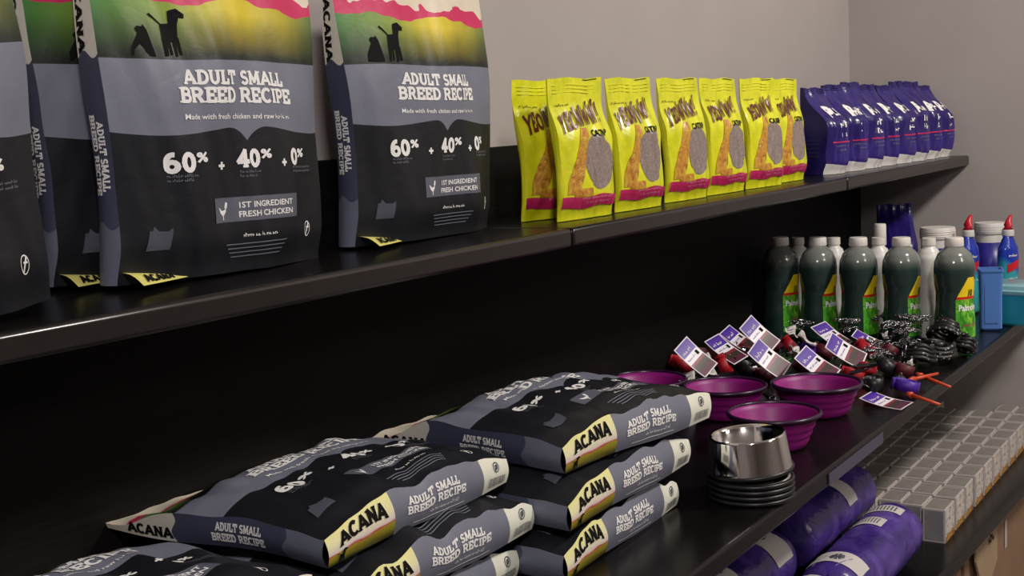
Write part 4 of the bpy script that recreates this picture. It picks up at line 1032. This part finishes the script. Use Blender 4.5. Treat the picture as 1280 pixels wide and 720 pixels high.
# ------------------------------------------------------------------ purple rolls on the lower shelf
def m_roll():
    n = NT('purple_shrink_wrap'); n.set(.3, spec=.6)
    n.base(n.ramp(n.noise(12, 4, n.obj(), 1), [(.3, srgb(48, 30, 104)), (.6, srgb(86, 62, 150)), (.75, srgb(128, 106, 172))])); n.bump(n.noise(30, 4, n.obj(), 1.2), .7, .005); return n.m
MAT['roll'] = m_roll()
def roll(a, b, R, label, bands, seed):
    A, B = Vector(a), Vector(b); d = B - A; L = d.length
    root = thing('purple_roll', label, 'roll', A, (0, 0, math.atan2(d.y, d.x)), 'purple wrapped rolls on the lower shelf')
    r = random.Random(seed)
    def fn(u, v):
        x = L * u; e = min(u, 1 - u) * L; rr_ = R * (1 - .9 * (1 - min(1, e / (R * .55))) ** 2.2) if e < R * .55 else R
        a = 2 * PI * v; rr_ *= 1 + .018 * math.sin(5 * a + seed) * math.sin(20 * u + seed) + .01 * math.sin(60 * u)
        return Vector((x, rr_ * math.cos(a), R + rr_ * math.sin(a) * .96))
    G().grid(fn, 40, 32, flip=True).build('wrapper', MAT['roll'], root)
    k = 0
    for (u0, u1, v0, v1, kind) in bands:
        g = G(); g.grid(lambda u, v: fn(u, v) + (fn(u, v) - Vector((fn(u, v).x, 0, R))).normalized() * .0015, 8, 12, flip=True, u0=u0, u1=u1, v0=v0, v1=v1)
        g.build('label', MAT['card_back'], root)
        f2 = lambda x, y: (lambda P: P + (P - Vector((P.x, 0, R))).normalized() * .0022)(fn(u0 + (u1 - u0) * x, v0 + (v1 - v0) * y))
        if kind == 'mark':
            q = [[(.5 + .3 * math.cos(t), .5 + .12 * math.sin(t)), (.5 + .3 * math.cos(t + .5), .5 + .12 * math.sin(t + .5)), (.5, .5)] for t in [i * .7 for i in range(9)]]
        else: q = [[(.2, y), (.2, y + .03), (.8, y + .03), (.8, y)] for y in [.1 + .08 * i for i in range(10)]]
        decal(q, f2, 'print', MAT['ink_dim'], root, 0)
    g = G()
    for w in range(7):
        a = r.uniform(0, 6.3); g.tube([fn(.03 + .05 * i, (a / 6.28 + .02 * i) % 1) for i in range(4)], .002, 5)
    g.build('wrapper_crease', MAT['roll'], root)
roll((2.27, .785, ZL + .001), (2.77, .785, ZL + .001), .066, 'front purple roll with two white labels, beside the first carton', [(.80, .88, .10, .33, 'bar'), (.60, .70, .12, .30, 'bar'), (.10, .22, .1, .4, 'mark')], 1)
roll((2.40, .915, ZL + .058), (2.86, .912, ZL + .058), .064, 'purple roll lying raised behind the front one, its end crumpled', [(.52, .64, .05, .45, 'mark')], 2)
roll((2.42, 1.040, ZL + .001), (2.86, 1.045, ZL + .001), .064, 'purple roll third back, in the shade of the middle shelf', [(.28, .40, .05, .45, 'mark')], 3)
roll((1.80, .785, ZL + .001), (2.27, .785, ZL + .001), .066, 'purple roll nearest the viewer at the bottom of the picture', [(.80, .93, .05, .45, 'mark')], 4)
roll((1.86, .918, ZL + .058), (2.35, .915, ZL + .058), .062, 'darker raised purple roll with round white label near the bottom edge', [(.74, .90, .05, .45, 'mark'), (.35, .45, .05, .45, 'mark')], 5)
roll((1.86, 1.045, ZL + .001), (2.35, 1.045, ZL + .001), .062, 'purple roll deepest in the shade under the steel bowl', [(.7, .8, .05, .45, 'mark')], 6)

# ------------------------------------------------------------------ cardboard boxes under the lower shelf
MAT['cardboard'] = mat('brown_cardboard', srgb(150, 118, 92), .75, noise=.08, scale=12)
MAT['cardboard_in'] = mat('cardboard_flap_inside', srgb(166, 142, 112), .75, noise=.06, scale=16)
root = thing('cardboard_box', 'brown cardboard box with an open flap on the floor under the lower shelf', 'box', (3.60, .93, .001), (0, 0, math.radians(-1)))
G().box(-.37, .37, -.19, .27, 0, .44).build('carton_body', MAT['cardboard'], root, smooth=False, bevel=.003)
g = G(); o6 = [(-.36, .30), (-.34, .17), (-.27, .145), (-.17, .145), (-.12, .175), (-.12, .36), (-.33, .36)]
o6 = [(-.335, .33), (-.31, .27), (-.22, .245), (-.13, .275), (-.06, .44), (-.30, .44)]
vs = [(x, -.193 - .02 * (.44 - z) / .2, z) for x, z in o6] + [(x, -.198 - .02 * (.44 - z) / .2, z) for x, z in o6]; n6 = len(o6)
g.add(vs, [tuple(range(n6))[::-1], tuple(range(n6, 2 * n6))] + [(i, (i + 1) % n6, n6 + (i + 1) % n6, n6 + i) for i in range(n6)])
g.build('flap', MAT['cardboard_in'], root, smooth=False, label='paler cut flap hanging over the box side')
fnb = lambda x, z: Vector((x, -.199 - .02 * (.44 - z) / .2, z))
decal(scrawl(-.20, .335, .03, .055, 3), fnb, 'print', MAT['ink_black'], root, .0008)
decal([[(.06, .24), (.085, .24), (.085, .32), (.06, .32)]], lambda x, z: Vector((x, -.191, z)), 'shipping_label', MAT['card_back'], root, .0008)
root = thing('cardboard_box', 'brown cardboard box nearer the viewer under the lower shelf, at the picture\'s bottom', 'box', (2.9, .93, .001), (0, 0, 0))
G().box(-.30, .30, -.18, .25, 0, .33).build('carton_body', MAT['cardboard'], root, smooth=False, bevel=.003)
G().box(-.30, .30, -.0, .012, .3305, .332).build('packing_tape', MAT['cardboard_in'], root, smooth=False)
